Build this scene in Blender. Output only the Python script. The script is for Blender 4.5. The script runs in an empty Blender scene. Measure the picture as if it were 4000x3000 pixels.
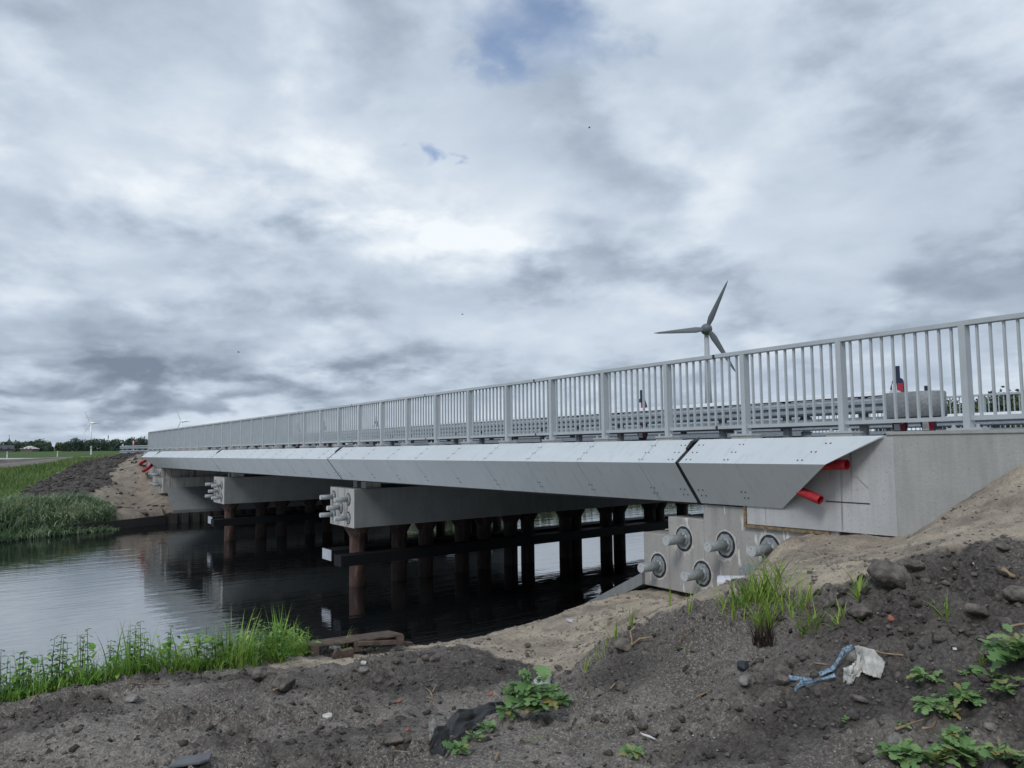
import bpy, math, random
import numpy as np
from mathutils import Matrix, Vector
random.seed(7); RNG = np.random.default_rng(7)
C = bpy.context.scene.collection
# ------------------------------------------------------------------ camera frame (eye at the origin, bridge runs along -X)
YAW, PIT, ROL, F = 0.6076105, 0.0780546, -0.0111983, 3000.52
fw = np.array([-math.cos(YAW)*math.cos(PIT), math.sin(YAW)*math.cos(PIT), math.sin(PIT)])
rt = np.array([math.sin(YAW), math.cos(YAW), 0.0]); up = np.cross(rt, fw)
c_, s_ = math.cos(ROL), math.sin(ROL)
rt, up = c_*rt+s_*up, -s_*rt+c_*up
def ray(px, py): return fw + rt*(px-2000)/F + up*(1500-py)/F
def P(px, py, d): return ray(px, py)*d
def onY(px, py, Y):
    r = ray(px, py); return r*(Y/r[1])
def azel(px, py):
    r = ray(px, py); r = r/np.linalg.norm(r); return math.atan2(r[1], -r[0]), math.asin(r[2])
WZ = -3.55
G_ = 0.00567
def zl(x): return G_*x
# ------------------------------------------------------------------ numpy noise
def _h(ix, iy, seed):
    n = (ix.astype(np.int64)*374761393 + iy.astype(np.int64)*668265263 + seed*982451653) & 0x7fffffff
    n = ((n ^ (n >> 13))*1274126177) & 0x7fffffff
    n = (n ^ (n >> 16)) & 0x7fffffff
    return n/0x7fffffff
def perlin(x, y, seed=0):
    x = np.asarray(x, float); y = np.asarray(y, float)
    ix = np.floor(x); iy = np.floor(y); fx = x-ix; fy = y-iy
    u = fx*fx*fx*(fx*(fx*6-15)+10); v = fy*fy*fy*(fy*(fy*6-15)+10)
    def g(dx, dy):
        a = _h(ix+dx, iy+dy, seed)*6.28318
        return np.cos(a)*(fx-dx)+np.sin(a)*(fy-dy)
    a = g(0, 0)+(g(1, 0)-g(0, 0))*u; b = g(0, 1)+(g(1, 1)-g(0, 1))*u
    return (a+(b-a)*v)*1.4
def fbm(x, y, seed=0, o=4):
    s = 0; a = 1; t = 0
    for k in range(o):
        s = s+a*perlin(x*2**k, y*2**k, seed+k*17); t += a; a *= .5
    return s/t
def sstep(a, b, x):
    t = np.clip((x-a)/(b-a), 0, 1); return t*t*(3-2*t)
# ------------------------------------------------------------------ terrain heights
class TPS:
    def __init__(s, pts, lam=6e-4):
        p = np.array(pts, float); s.p = p[:, :2]; n = len(p)
        K = s.k(np.linalg.norm(s.p[:, None]-s.p[None], axis=2))+lam*np.eye(n)
        Q = np.c_[np.ones(n), s.p]
        A = np.zeros((n+3, n+3)); A[:n, :n] = K; A[:n, n:] = Q; A[n:, :n] = Q.T
        s.w = np.linalg.solve(A, np.r_[p[:, 2], 0, 0, 0])
    def k(s, r): return np.where(r > 1e-9, r*r*np.log(np.maximum(r, 1e-9)), 0)
    def __call__(s, x, y):
        x = np.asarray(x, float); y = np.asarray(y, float); sh = x.shape
        q = np.c_[x.ravel(), y.ravel()]; out = np.empty(len(q)); n = len(s.p)
        for i in range(0, len(q), 20000):
            b = q[i:i+20000]; d = np.sqrt(((b[:, None]-s.p[None])**2).sum(2))
            out[i:i+20000] = s.k(d)@s.w[:n]+s.w[n]+b@s.w[n+1:]
        return out.reshape(sh)
near = [P(*t) for t in [
    (0,3000,4.9),(1000,3000,4.5),(2000,3000,4.0),(3000,3000,3.55),(4000,3000,3.2),(0,2860,5.9),(0,2740,7.2),(500,2640,8.0),
    (500,2820,5.9),(1000,2760,6.3),(1000,2600,8.6),(1190,2568,9.3),(1250,2640,7.6),(1400,2556,9.7),(1400,2592,8.5),(1600,2540,9.9),(1600,2556,8.5),(1800,2507,9.9),
    (1800,2522,8.0),(1930,2545,7.7),(1500,2700,6.6),(1250,2850,5.3),(1700,2760,5.9),(1900,2690,6.2),(2060,2630,6.9),(2000,2780,5.5),(1720,2890,4.75),
    (2000,2455,10.0),(2150,2412,10.1),(2320,2352,10.2),(2200,2550,7.8),(2100,2500,8.8),(2400,2430,8.6),(2200,2640,6.6),(2330,2540,6.9),(2440,2475,6.8),
    (2560,2410,6.7),(2700,2352,6.6),(2850,2320,6.3),(2500,2700,5.5),(2500,2850,4.7),(2700,2520,5.8),(3000,2700,4.7),(3000,2500,5.4),
    (2950,2300,6.1),(3050,2340,5.8),(3250,2290,5.7),(3400,2260,5.5),(3600,2180,5.4),(3800,2125,5.35),(4000,2112,5.3),(3500,2600,4.45),(3500,2400,4.9),(4000,2500,4.15),(4000,2300,4.7),
    (3500,2850,3.7),(4000,2750,3.6),(2700,2335,8.2),(2550,2330,9.0),(2820,2325,8.4),(2900,2290,8.2),(2960,2235,7.9),(3200,2210,6.9),(3400,2165,6.7),(3600,2090,6.6),(3800,2010,6.4),(4000,1960,6.2)]]
near += [(-3.0,7.5,-.27),(-3.73,7.5,-.74),(-4.1,7.5,-.99),(-4.6,7.5,-1.01),(-4.95,7.45,-1.07),(-5.32,7.4,-1.08),(-5.55,7.4,-1.26),(-5.8,7.35,-1.58),(-6.1,7.3,-1.88),(-6.5,7.4,-2.04),(-6.5,6.9,-1.98),(-7.1,7.0,-2.06),(-7.3,7.5,-2.05),
    (-7.95,7.5,-2.05),(-8.5,7.5,-2.3),(-2,7.5,-.15),(0,7.5,-.1),(0,5.5,-.45),(0,3,-1.1),(0,0,-1.6),(2,0,-1.3),(2,4,-.7),(2,7.5,-.1),(0,-2,-1.9),(-4,-2,-2.1),(-8,-2,-2.6),(-3,-.8,-1.85)]
TN = TPS(near)
crest = [P(*t)[:2] for t in [(-900,2870,6.6),(0,2735,7.3),(500,2640,8.1),(1000,2595,8.8),(1190,2565,10.0),(1400,2550,10.6),(1600,2530,10.55),(1800,2503,10.2),(2000,2450,10.2),(2150,2408,10.3),(2320,2348,10.4)]]
crest = np.array([(-7.5,-14.0),(-7.6,-5.0)]+[tuple(c) for c in crest]+[(-9.2,7.66),(-9.3,8.2)])
def polydist(x, y, poly):          # signed: positive on the left (-X) side of a polyline running +Y
    x = np.asarray(x, float); y = np.asarray(y, float); best = np.full(x.shape, 1e9); sg = np.zeros(x.shape)
    for a, b in zip(poly[:-1], poly[1:]):
        dx, dy = b[0]-a[0], b[1]-a[1]; L = dx*dx+dy*dy
        t = np.clip(((x-a[0])*dx+(y-a[1])*dy)/L, 0, 1)
        ex, ey = x-a[0]-t*dx, y-a[1]-t*dy; d = np.hypot(ex, ey); s = np.sign(dx*(y-a[1])-dy*(x-a[0]))
        m = d < best; best = np.where(m, d, best); sg = np.where(m, s, sg)
    return best*sg
far = [P(*t) for t in [(300,1955,35.5),(100,1965,35),(0,1965,34.5),(540,1985,38.2),(560,1935,40),(470,1925,39),(620,1770,44.5),(540,1772,46),(500,1792,45),(420,1850,42),(440,1900,40),(300,1900,39),
    (200,1870,42),(70,1945,36.5),(0,1900,42),(0,1840,60),(200,1822,60),(400,1788,60),(355,1776,85),(224,1785,108),(0,1797,105),(120,1815,85)]]
far += [(-44,9,-.4),(-60,9,-.45),(-90,9,-.7),(-60,20,-.45),(-43,20,-.5),(-36.5,-6,-2.4),(-42,-8,-1.9),(-60,-12,-1.5),(-90,-16,-1.3),(-42,26,-1.3),(-60,30,-1.3),(-120,20,-1.3),(-120,-10,-1.3)]
TF = TPS(far)
shoreF = np.array([(-34.5,-40.0),(-35.6,-8.0),(-36.2,0.0),(-37.6,2.5),(-38.6,5.0),(-39.6,7.2),(-40.0,20.0),(-41.5,30.0),(-44.0,45.0),(-47.0,90.0)])
def H(x, y):
    x = np.asarray(x, float); y = np.asarray(y, float)
    out = np.full(x.shape, -4.8)
    # near bank
    m = (x > -16) & (x < 12) & (y > -9) & (y < 12)
    hn = np.full(x.shape, -1.35)
    if m.any():
        t = TN(np.clip(x[m], -10.5, 3), np.clip(y[m], -2.5, 7.62))
        r = np.hypot(np.maximum(0, np.abs(x[m]+3)-7), np.maximum(0, np.maximum(-2.5-y[m], y[m]-9)))
        hn[m] = t+(-1.35-t)*sstep(0, 5, r)
    d = polydist(np.clip(x, -60, 10), y, crest)
    hn = hn-np.where(d > 0, 1.15*np.maximum(d, 0)**1.15+.25*np.maximum(d,0)**2, 0)
    # north side of the bridge: bank falls to the water
    hs = np.interp(x, [-16, -11.6, -8.2, -7.6], [-6.0, -3.9, -2.2, -2.1])
    hs = np.where(y > 8.3, np.where(x > -7.6, -1.9, hs), -9)
    hs = np.where((y > 24) & (x > -7.6), -1.35, hs)
    hn = np.where(y > 8.3, hs, hn)
    # far bank
    hf = np.full(x.shape, -1.3)
    m = (x < -28) & (x > -150) & (y > -30) & (y < 45)
    if m.any():
        t = TF(np.clip(x[m], -125, -33), np.clip(y[m], -14, 30))
        r = np.maximum(np.maximum(0, -110-x[m])/30, np.maximum(np.maximum(0, -12-y[m]), np.maximum(0, y[m]-28))/14)
        hf[m] = t+(-1.3-t)*sstep(0, 1, r)
    ds = polydist(np.clip(x, -120, -20), y, shoreF)      # positive on the -X (land) side
    lip = np.where((y > 7.4) & (y < 22), WZ+.36+.6*np.maximum(ds-.8, 0), WZ+.42+.38*np.maximum(ds, 0))
    hf = np.minimum(hf, lip)
    hf = np.where(ds > 0, hf, np.minimum(hf, WZ+.42)-2.2*np.maximum(-ds, 0)**.8)
    hf = np.where(x < -28, hf, -9)
    return np.maximum(np.maximum(out, np.where(x > -26, hn, -9)), hf)
def pin(x, y, poly):
    x = np.asarray(x, float); y = np.asarray(y, float); r = np.zeros(x.shape, bool); n = len(poly)
    for i in range(n):
        x1, y1 = poly[i][:2]; x2, y2 = poly[(i+1) % n][:2]
        if y1 == y2: continue
        r ^= ((y1 > y) != (y2 > y)) & (x < (x2-x1)*(y-y1)/(y2-y1)+x1)
    return r
sandN = [P(*t)[:2] for t in [(950,2605,8.5),(1150,2592,8.5),(1400,2592,8.5),(1600,2556,8.5),(1800,2524,8.0),(1930,2545,7.7),(2060,2600,7.2),(2120,2625,6.9),(2200,2630,6.7),(2260,2590,6.9),(2340,2530,7.0),(2440,2468,6.9),(2560,2405,6.8),
    (2700,2350,6.7),(2850,2318,6.4),(3050,2320,6.0),(3250,2280,5.8),(3400,2255,5.6),(3600,2178,5.5),(3800,2122,5.4),(4000,2110,5.35)]]
sandN = [(-9.6,5.2)]+[tuple(p) for p in sandN]+[(0.,6.2),(6,6.2),(6,9),(-16,9),(-16,6)]
sandF = [P(*t)[:2] for t in [(270,1960,35.5),(340,1930,37.5),(440,1890,40.5),(450,1850,42),(470,1810,44),(545,1785,46)]]
sandF = [tuple(p) for p in sandF]+[(-48,7.8),(-44,8.5),(-38,8.5),(-36,4)]
soilF = [P(*t)[:2] for t in [(60,1955,36),(70,1935,37.5),(150,1895,41),(220,1862,44),(320,1826,50),(400,1800,56),(470,1775,58),(545,1764,58),(640,1758,52)]]
soilF = [tuple(p) for p in soilF]+[(-47,8.5),(-40,8.5),(-36,4),(-35.6,1.5)]
soilF2 = [P(*t)[:2] for t in [(-60,1800,100),(0,1799,100),(220,1797,95),(300,1800,75),(200,1820,66),(60,1840,60),(-60,1835,62)]]
def masks(x, y):
    w1 = .16*fbm(x*2.2, y*2.2, 3); w2 = .16*fbm(x*2.2+9, y*2.2, 5)
    sN = pin(x+w1, y+w2, sandN) & (x > -20)
    X2, Y2 = x+w1*5, y+w2*4
    sF = pin(X2, Y2, sandF)
    oF = pin(X2, Y2, soilF) | pin(X2, Y2, soilF2)
    sand = np.where(sN, 1., np.where(sF, .62, 0.))
    sand = np.where((x < -28) & (x > -48) & (y > 6) & (y < 23), .62, sand)
    grass = np.where((x < -28) & ~sF & ~oF & (sand < .5), 1., 0.)
    grass = np.where((x > -28) & ((np.hypot(x+4, y-4) > 13) & (y < 5) | (y > 24)), 1., grass)
    return sand, grass
def disp(x, y, sand):
    w = np.exp(-np.maximum(0, np.hypot(x+4, y-4)-9)**2/30.)
    bil = lambda s, seed: np.abs(perlin(x/s, y/s, seed))
    pit = .5+.5*fbm(x/1.1, y/1.1, 91, 2)
    rough = .45+1.7*sstep(.40, .66, pit)
    soil = .08*fbm(x/.8, y/.8, 11, 3)+.07*fbm(x/.28, y/.28, 13, 4)+rough*(.06*(bil(.21, 21)-.3)+.042*(bil(.09, 31)-.3)+.02*(bil(.045, 41)-.3))+.012*perlin(x/.12, y/.06, 43)
    snd = .03*fbm(x/.6, y/.6, 51, 3)+.03*fbm(x/.22, y/.22, 53, 3)+.024*(bil(.16, 61)-.3)+.014*(bil(.06, 71)-.3)
    n = w*np.where(sand > .5, snd, soil)
    return n+(1-w)*np.where(np.abs(x+45) < 25, .09*fbm(x/1.2, y/1.2, 81, 4), 0)
def Hd(x, y):
    x = np.atleast_1d(np.asarray(x, float)); y = np.atleast_1d(np.asarray(y, float))
    s, g = masks(x, y); return H(x, y)+disp(x, y, s)
def G(px, py, d0=2.0, d1=14.0, full=True):       # point of the ground seen along a line of sight
    r = ray(px, py); t = np.linspace(d0, d1, 500); q = r[None]*t[:, None]
    h = (Hd if full else H)(q[:, 0], q[:, 1]); k = np.argmax(q[:, 2] < h)
    if q[k, 2] >= h[k]: return None
    return np.array([q[k, 0], q[k, 1], h[k]])
# ------------------------------------------------------------------ materials
MATS = {}
def nodemat(name):
    m = bpy.data.materials.new(name); m.use_nodes = True
    nt = m.node_tree; return m, nt, nt.nodes['Principled BSDF']
def mk(nt, t, **kw):
    n = nt.nodes.new(t)
    for k, v in kw.items():
        if k.startswith('i_'): n.inputs[k[2:].replace('_', ' ')].default_value = v
        else: setattr(n, k, v)
    return n
def noise_fac(nt, scale, detail=4, rough=.55, vec=(1, 1, 1), lo=.35, hi=.65, gen='Object', dist=0):
    tc = mk(nt, 'ShaderNodeTexCoord'); mp = mk(nt, 'ShaderNodeMapping'); mp.inputs['Scale'].default_value = vec
    n = mk(nt, 'ShaderNodeTexNoise'); n.inputs['Scale'].default_value = scale; n.inputs['Detail'].default_value = detail
    n.inputs['Roughness'].default_value = rough; n.inputs['Distortion'].default_value = dist
    r = mk(nt, 'ShaderNodeMapRange'); r.inputs['From Min'].default_value = lo; r.inputs['From Max'].default_value = hi
    nt.links.new(tc.outputs[gen], mp.inputs[0]); nt.links.new(mp.outputs[0], n.inputs['Vector']); nt.links.new(n.outputs['Fac'], r.inputs['Value'])
    return r.outputs[0]
def mixc(nt, fac, a, b):
    m = mk(nt, 'ShaderNodeMix', data_type='RGBA')
    for sock, v in ((m.inputs[0], fac), (m.inputs[6], a), (m.inputs[7], b)):
        if hasattr(v, 'node'): nt.links.new(v, sock)
        elif isinstance(v, (int, float)): sock.default_value = v
        else: sock.default_value = (*v, 1)
    return m.outputs[2]
def bump(nt, b, h, strength=.3, dist=.01):
    n = mk(nt, 'ShaderNodeBump'); n.inputs['Strength'].default_value = strength; n.inputs['Distance'].default_value = dist
    nt.links.new(h, n.inputs['Height']); nt.links.new(n.outputs[0], b.inputs['Normal'])
def simple(name, col, rough=.6, metal=0., var=.12, scale=6, bmp=0, spec=.4, vec=(1, 1, 1)):
    if name in MATS: return MATS[name]
    m, nt, b = nodemat(name)
    lo = tuple(max(0, c*(1-var)) for c in col); hi = tuple(min(1, c*(1+var)) for c in col)
    f = noise_fac(nt, scale, vec=vec)
    nt.links.new(mixc(nt, f, lo, hi), b.inputs['Base Color'])
    b.inputs['Roughness'].default_value = rough; b.inputs['Metallic'].default_value = metal; b.inputs['Specular IOR Level'].default_value = spec
    if bmp: bump(nt, b, noise_fac(nt, scale*6), bmp, .005)
    MATS[name] = m; return m
def concrete(name, col, streak=.5, white=0., dark=0., seed=0):
    m, nt, b = nodemat(name)
    c0 = tuple(c*.82 for c in col); c1 = tuple(min(1, c*1.12) for c in col)
    x = mixc(nt, noise_fac(nt, 1.3, 5, .6, lo=.3, hi=.7), c0, c1)
    x = mixc(nt, noise_fac(nt, 1, 5, .6, vec=(9, 9, .8), lo=.45, hi=.8), x, tuple(c*(1-.5*streak) for c in col))
    x = mixc(nt, noise_fac(nt, 45, 2, .5, lo=.62, hi=.75), x, tuple(c*.7 for c in col))
    if white:
        f = noise_fac(nt, 1, 3, .5, vec=(15, 15, 2.6), lo=.63, hi=.69)
        x = mixc(nt, f, x, (.62, .61, .59))
    if dark:
        f = noise_fac(nt, 1, 3, .55, vec=(11, 11, .35), lo=.585, hi=.66)
        x = mixc(nt, f, x, tuple(c*.45 for c in col))
    nt.links.new(x, b.inputs['Base Color']); b.inputs['Roughness'].default_value = .85; b.inputs['Specular IOR Level'].default_value = .3
    bump(nt, b, noise_fac(nt, 30, 6, .6), .25, .006)
    MATS[name] = m; return m
def tintmat(name, stops, rough=.55, trans=.25):
    m, nt, b = nodemat(name)
    at = mk(nt, 'ShaderNodeAttribute', attribute_name='tint')
    cr = mk(nt, 'ShaderNodeValToRGB'); e = cr.color_ramp.elements
    while len(e) < len(stops): e.new(.5)
    for k, (p, c) in enumerate(stops): e[k].position = p; e[k].color = (*c, 1)
    nt.links.new(at.outputs['Fac'], cr.inputs[0]); nt.links.new(cr.outputs[0], b.inputs['Base Color'])
    b.inputs['Roughness'].default_value = rough; b.inputs['Specular IOR Level'].default_value = .3
    if trans:
        t = mk(nt, 'ShaderNodeBsdfTranslucent'); nt.links.new(cr.outputs[0], t.inputs['Color'])
        ms = mk(nt, 'ShaderNodeMixShader'); ms.inputs[0].default_value = trans
        out = nt.nodes['Material Output']
        nt.links.new(b.outputs[0], ms.inputs[1]); nt.links.new(t.outputs[0], ms.inputs[2]); nt.links.new(ms.outputs[0], out.inputs['Surface'])
    MATS[name] = m; return m
M_alu = simple('painted_aluminium', (.55, .595, .625), .42, .0, .04, 1, spec=.5, vec=(1.2, 3, .8))
def alu_grime():
    m = M_alu; nt = m.node_tree; b = nt.nodes['Principled BSDF']; src = b.inputs['Base Color'].links[0].from_socket
    x = mixc(nt, noise_fac(nt, 1, 4, .6, vec=(13, 5, 1.6), lo=.50, hi=.78), src, (.43, .46, .475))
    x = mixc(nt, noise_fac(nt, .5, 3, .5, lo=.45, hi=.7), x, (.51, .55, .575)); nt.links.new(x, b.inputs['Base Color'])
    nt.links.new(noise_fac(nt, 2, 4, .6, lo=-.6, hi=1.1), b.inputs['Roughness'])
alu_grime()
M_rail = simple('grey_painted_steel', (.42, .455, .48), .45, 0, .05, 4)
M_galv = simple('galvanised_steel', (.34, .38, .42), .42, .35, .16, 22)
M_galv_lit = simple('skylit_galvanised_cap', (.68, .71, .75), .4, .2, .08, 22)  # lighter galvanised tone with the sky highlight of the barrier cap put in
M_anch = simple('dull_zinc_anchor', (.27, .295, .305), .55, .15, .2, 30)
M_cap = simple('pale_end_cap', (.43, .45, .46), .5, 0, .12, 40)
M_galvd = simple('galvanised_nose', (.23, .245, .26), .6, .3, .16, 30)
M_dark = simple('black_rubber', (.025, .03, .04), .6)
M_bolt = simple('dark_bolt', (.05, .055, .065), .5)
M_red = simple('red_duct_plastic', (.42, .025, .035), .5, 0, .25, 12)
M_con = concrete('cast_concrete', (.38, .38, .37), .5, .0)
M_conW = concrete('streaked_concrete', (.37, .358, .345), .5, 1., .0)
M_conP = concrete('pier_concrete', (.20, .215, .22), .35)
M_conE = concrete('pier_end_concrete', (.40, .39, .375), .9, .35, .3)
M_conL = concrete('pale_wing_concrete', (.47, .475, .48), .35, 0, .75)
M_soff = concrete('shaded_soffit_concrete', (.075, .077, .08), .4)  # concrete colour darkened to carry the shade below the deck
M_wood = simple('weathered_timber', (.092, .066, .052), .8, 0, .45, 9, .5, vec=(1, 1, 1))
M_woodd = simple('wet_dark_timber', (.035, .032, .03), .7, 0, .4, 9, .5)
M_strip = simple('formwork_timber', (.20, .145, .085), .8, 0, .4, 20)
M_fend = simple('dark_fender_composite', (.007, .008, .01), .6, spec=.2)
M_grey = simple('grey_end_plate', (.36, .39, .43), .5)
M_rust_shade = None
def rustpile(name='shaded_rusty_pile', k=.45):
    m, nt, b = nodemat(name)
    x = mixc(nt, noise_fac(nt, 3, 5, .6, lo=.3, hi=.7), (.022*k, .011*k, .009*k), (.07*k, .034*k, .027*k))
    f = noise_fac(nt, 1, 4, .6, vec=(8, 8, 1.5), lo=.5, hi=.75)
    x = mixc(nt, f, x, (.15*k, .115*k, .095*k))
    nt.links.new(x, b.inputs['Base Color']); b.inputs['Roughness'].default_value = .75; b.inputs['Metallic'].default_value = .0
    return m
M_rust_shade = rustpile(); M_rust_lit = rustpile('lit_rusty_pile', 1.15)  # darker copy holds under-bridge shade; lighter copy for the lit, mud-stained front pile
M_asph = simple('asphalt', (.055, .055, .057), .9, 0, .2, 20, .3)
M_navy = simple('navy_plastic', (.015, .025, .06), .5)
M_beared = simple('red_reflective', (.33, .03, .05), .4)
M_white = simple('white_paint', (.72, .73, .74), .45, 0, .04)
M_turb = simple('shadowed_turbine_grey', (.125, .14, .16), .5, 0, .1, .1)  # dark tone carries the cloud shadow lying on the near turbine
M_tower = simple('pale_turbine_tower', (.36, .385, .41), .5, 0, .08, .1)
M_turbw = simple('turbine_white', (.92, .93, .95), .45, 0, .03, .1)
M_pvc = simple('white_pvc', (.50, .52, .57), .35, 0, .05)
M_sheet = simple('black_plastic_sheet', (.015, .014, .014), .38, 0, .5, 9, .3, spec=.3)
M_sack = simple('dirty_white_cloth', (.50, .49, .46), .85, 0, .25, 14, .4)
M_net = simple('blue_net', (.17, .255, .34), .85, 0, .6, 70)
M_stone = simple('dark_clod', (.14, .125, .113), .95, 0, .4, 14, .8, spec=.2)
M_stoneg = simple('grey_stone', (.20, .19, .175), .9, 0, .35, 14, .6, spec=.2)
M_brick = simple('brick_shard', (.30, .11, .075), .9, 0, .25, 20)
M_stick = simple('dry_root', (.27, .20, .13), .85, 0, .3, 20)
M_slate = simple('slate_slab', (.12, .125, .135), .8, 0, .12, 8, .3)
M_roofd = simple('dark_roof', (.07, .075, .085), .8)
M_roofp = simple('pale_roof', (.50, .44, .42), .7)
M_wall = simple('house_wall', (.13, .13, .14), .9)
M_trunk = simple('bark', (.06, .05, .04), .95)
M_bird = simple('bird_dark', (.03, .03, .035), .8)
GREEN = [(0, (.045, .12, .025)), (.5, (.19, .38, .06)), (.85, (.37, .53, .12)), (1, (.34, .31, .13))]
M_blade = tintmat('grass_blade', GREEN)
M_yel = tintmat('lime_grass', [(0, (.07, .13, .025)), (.5, (.19, .31, .05)), (.9, (.33, .42, .09)), (1, (.30, .2, .08))])
M_reed = tintmat('reed_blade', [(0, (.08, .15, .07)), (.35, (.20, .30, .15)), (.7, (.50, .58, .44)), (1, (.48, .47, .16))], .45)
M_leaf = tintmat('weed_leaf', [(0, (.06, .14, .045)), (.5, (.13, .25, .085)), (.85, (.22, .35, .14)), (1, (.30, .23, .08))], .5)
M_fol = tintmat('hazed_foliage', [(0, (.040, .068, .056)), (.5, (.070, .110, .080)), (1, (.125, .17, .105))], .7, .1)  # distance haze mixed into the leaf colours, lighter and bluish
M_fold = tintmat('olive_foliage', [(0, (.05, .075, .035)), (.5, (.085, .11, .05)), (1, (.13, .15, .07))], .7, .1)
M_mead = tintmat('meadow_blade', [(0, (.045, .085, .022)), (.5, (.105, .175, .042)), (.9, (.19, .25, .07)), (1, (.28, .25, .10))])
M_dry = tintmat('dry_grass', [(0, (.15, .09, .05)), (.5, (.26, .18, .08)), (1, (.16, .17, .05))], .7)
M_burnt = tintmat('burnt_stalk', [(0, (.014, .011, .010)), (1, (.045, .032, .024))], .8, 0)
# ------------------------------------------------------------------ objects
def link(o, parent=None):
    C.objects.link(o)
    if parent is not None: o.parent = parent
    return o
def tag(o, label=None, cat=None, group=None, kind=None):
    if label: o['label'] = label
    if cat: o['category'] = cat
    if group: o['group'] = group
    if kind: o['kind'] = kind
    return o
def thing(name, label, cat, loc=(0, 0, 0), rz=0., group=None):
    o = bpy.data.objects.new(name, None); o.location = loc; o.rotation_euler = (0, 0, rz); o.empty_display_size = .2
    link(o); return tag(o, label, cat, group)
class MB:
    def __init__(s): s.v = []; s.f = []; s.mi = []; s.cur = 0
    def add(s, vs, fs):
        b = len(s.v); s.v += [tuple(map(float, p)) for p in vs]
        for f in fs: s.f.append([b+i for i in f]); s.mi.append(s.cur)
    def box(s, a, b, sk=0.):      # axis box; sk shears x with y (skewed piers)
        x0, y0, z0 = a; x1, y1, z1 = b
        q = [(x0, y0, z0), (x1, y0, z0), (x1, y1, z0), (x0, y1, z0), (x0, y0, z1), (x1, y0, z1), (x1, y1, z1), (x0, y1, z1)]
        s.add([(x+sk*y, y, z) for x, y, z in q], [(0, 3, 2, 1), (4, 5, 6, 7), (0, 1, 5, 4), (1, 2, 6, 5), (2, 3, 7, 6), (3, 0, 4, 7)])
    def sbox(s, x0, x1, y0, y1, za0, za1):   # box that follows the deck gradient
        q = [(x, y, z+zl(x)) for z in (za0, za1) for x, y in ((x0, y0), (x1, y0), (x1, y1), (x0, y1))]
        s.add(q, [(0, 3, 2, 1), (4, 5, 6, 7), (0, 1, 5, 4), (1, 2, 6, 5), (2, 3, 7, 6), (3, 0, 4, 7)])
    def tube(s, pts, rad, n=8, cap=True):
        pts = [Vector(p) for p in pts]; rad = rad if isinstance(rad, (list, tuple)) else [rad]*len(pts)
        vs = []; prev = None
        for i, p in enumerate(pts):
            d = (pts[min(i+1, len(pts)-1)]-pts[max(i-1, 0)]).normalized()
            ref = Vector((0, 0, 1)) if abs(d.z) < .9 else Vector((1, 0, 0))
            if prev is not None: u = (prev-d*prev.dot(d)).normalized()
            else: u = d.cross(ref).normalized()
            prev = u; w = d.cross(u)
            for k in range(n):
                a = 2*math.pi*k/n; vs.append(p+(u*math.cos(a)+w*math.sin(a))*rad[i])
        fs = [(i*n+k, i*n+(k+1) % n, (i+1)*n+(k+1) % n, (i+1)*n+k) for i in range(len(pts)-1) for k in range(n)]
        if cap: fs += [tuple(range(n))[::-1], tuple((len(pts)-1)*n+k for k in range(n))]
        s.add(vs, fs)
    def extr(s, poly, d):        # polygon (3d points) extruded along vector d
        n = len(poly); p = [Vector(q) for q in poly]; d = Vector(d)
        s.add(p+[q+d for q in p], [tuple(range(n))[::-1], tuple(n+i for i in range(n))]+[(i, (i+1) % n, n+(i+1) % n, n+i) for i in range(n)])
    def disc(s, c, nrm, r, n=6, h=.004):
        c = Vector(c); nrm = Vector(nrm).normalized(); u = nrm.cross(Vector((1, 0, .3))).normalized(); w = nrm.cross(u)
        pl = [c+(u*math.cos(2*math.pi*k/n)+w*math.sin(2*math.pi*k/n))*r for k in range(n)]; s.extr(pl, nrm*h)
    def sheet(s, rows, th=0):
        R = len(rows); K = len(rows[0]); s.add([p for r in rows for p in r], [(i*K+k, i*K+k+1, (i+1)*K+k+1, (i+1)*K+k) for i in range(R-1) for k in range(K-1)])
    def build(s, name, mats, parent=None, smooth=False, loc=None, bevel=0., solid=0.):
        me = bpy.data.meshes.new(name); me.from_pydata(s.v, [], s.f); me.validate()
        mats = mats if isinstance(mats, (list, tuple)) else [mats]
        for m in mats: me.materials.append(m)
        if len(mats) > 1: me.polygons.foreach_set('material_index', s.mi[:len(me.polygons)])
        if smooth:
            me.polygons.foreach_set('use_smooth', [True]*len(me.polygons))
        o = bpy.data.objects.new(name, me); link(o, parent)
        if loc is not None: o.location = loc
        import bmesh
        bm = bmesh.new(); bm.from_mesh(me)
        if not solid: bmesh.ops.recalc_face_normals(bm, faces=bm.faces)
        bm.to_mesh(me); bm.free()
        if smooth: me.shade_smooth_by_angle(math.radians(40)) if hasattr(me, 'shade_smooth_by_angle') else None
        if bevel:
            b = o.modifiers.new('bevel', 'BEVEL'); b.width = bevel; b.segments = 2; b.limit_method = 'ANGLE'
        if solid:
            b = o.modifiers.new('solid', 'SOLIDIFY'); b.thickness = solid; b.offset = 0
        return o
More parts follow.
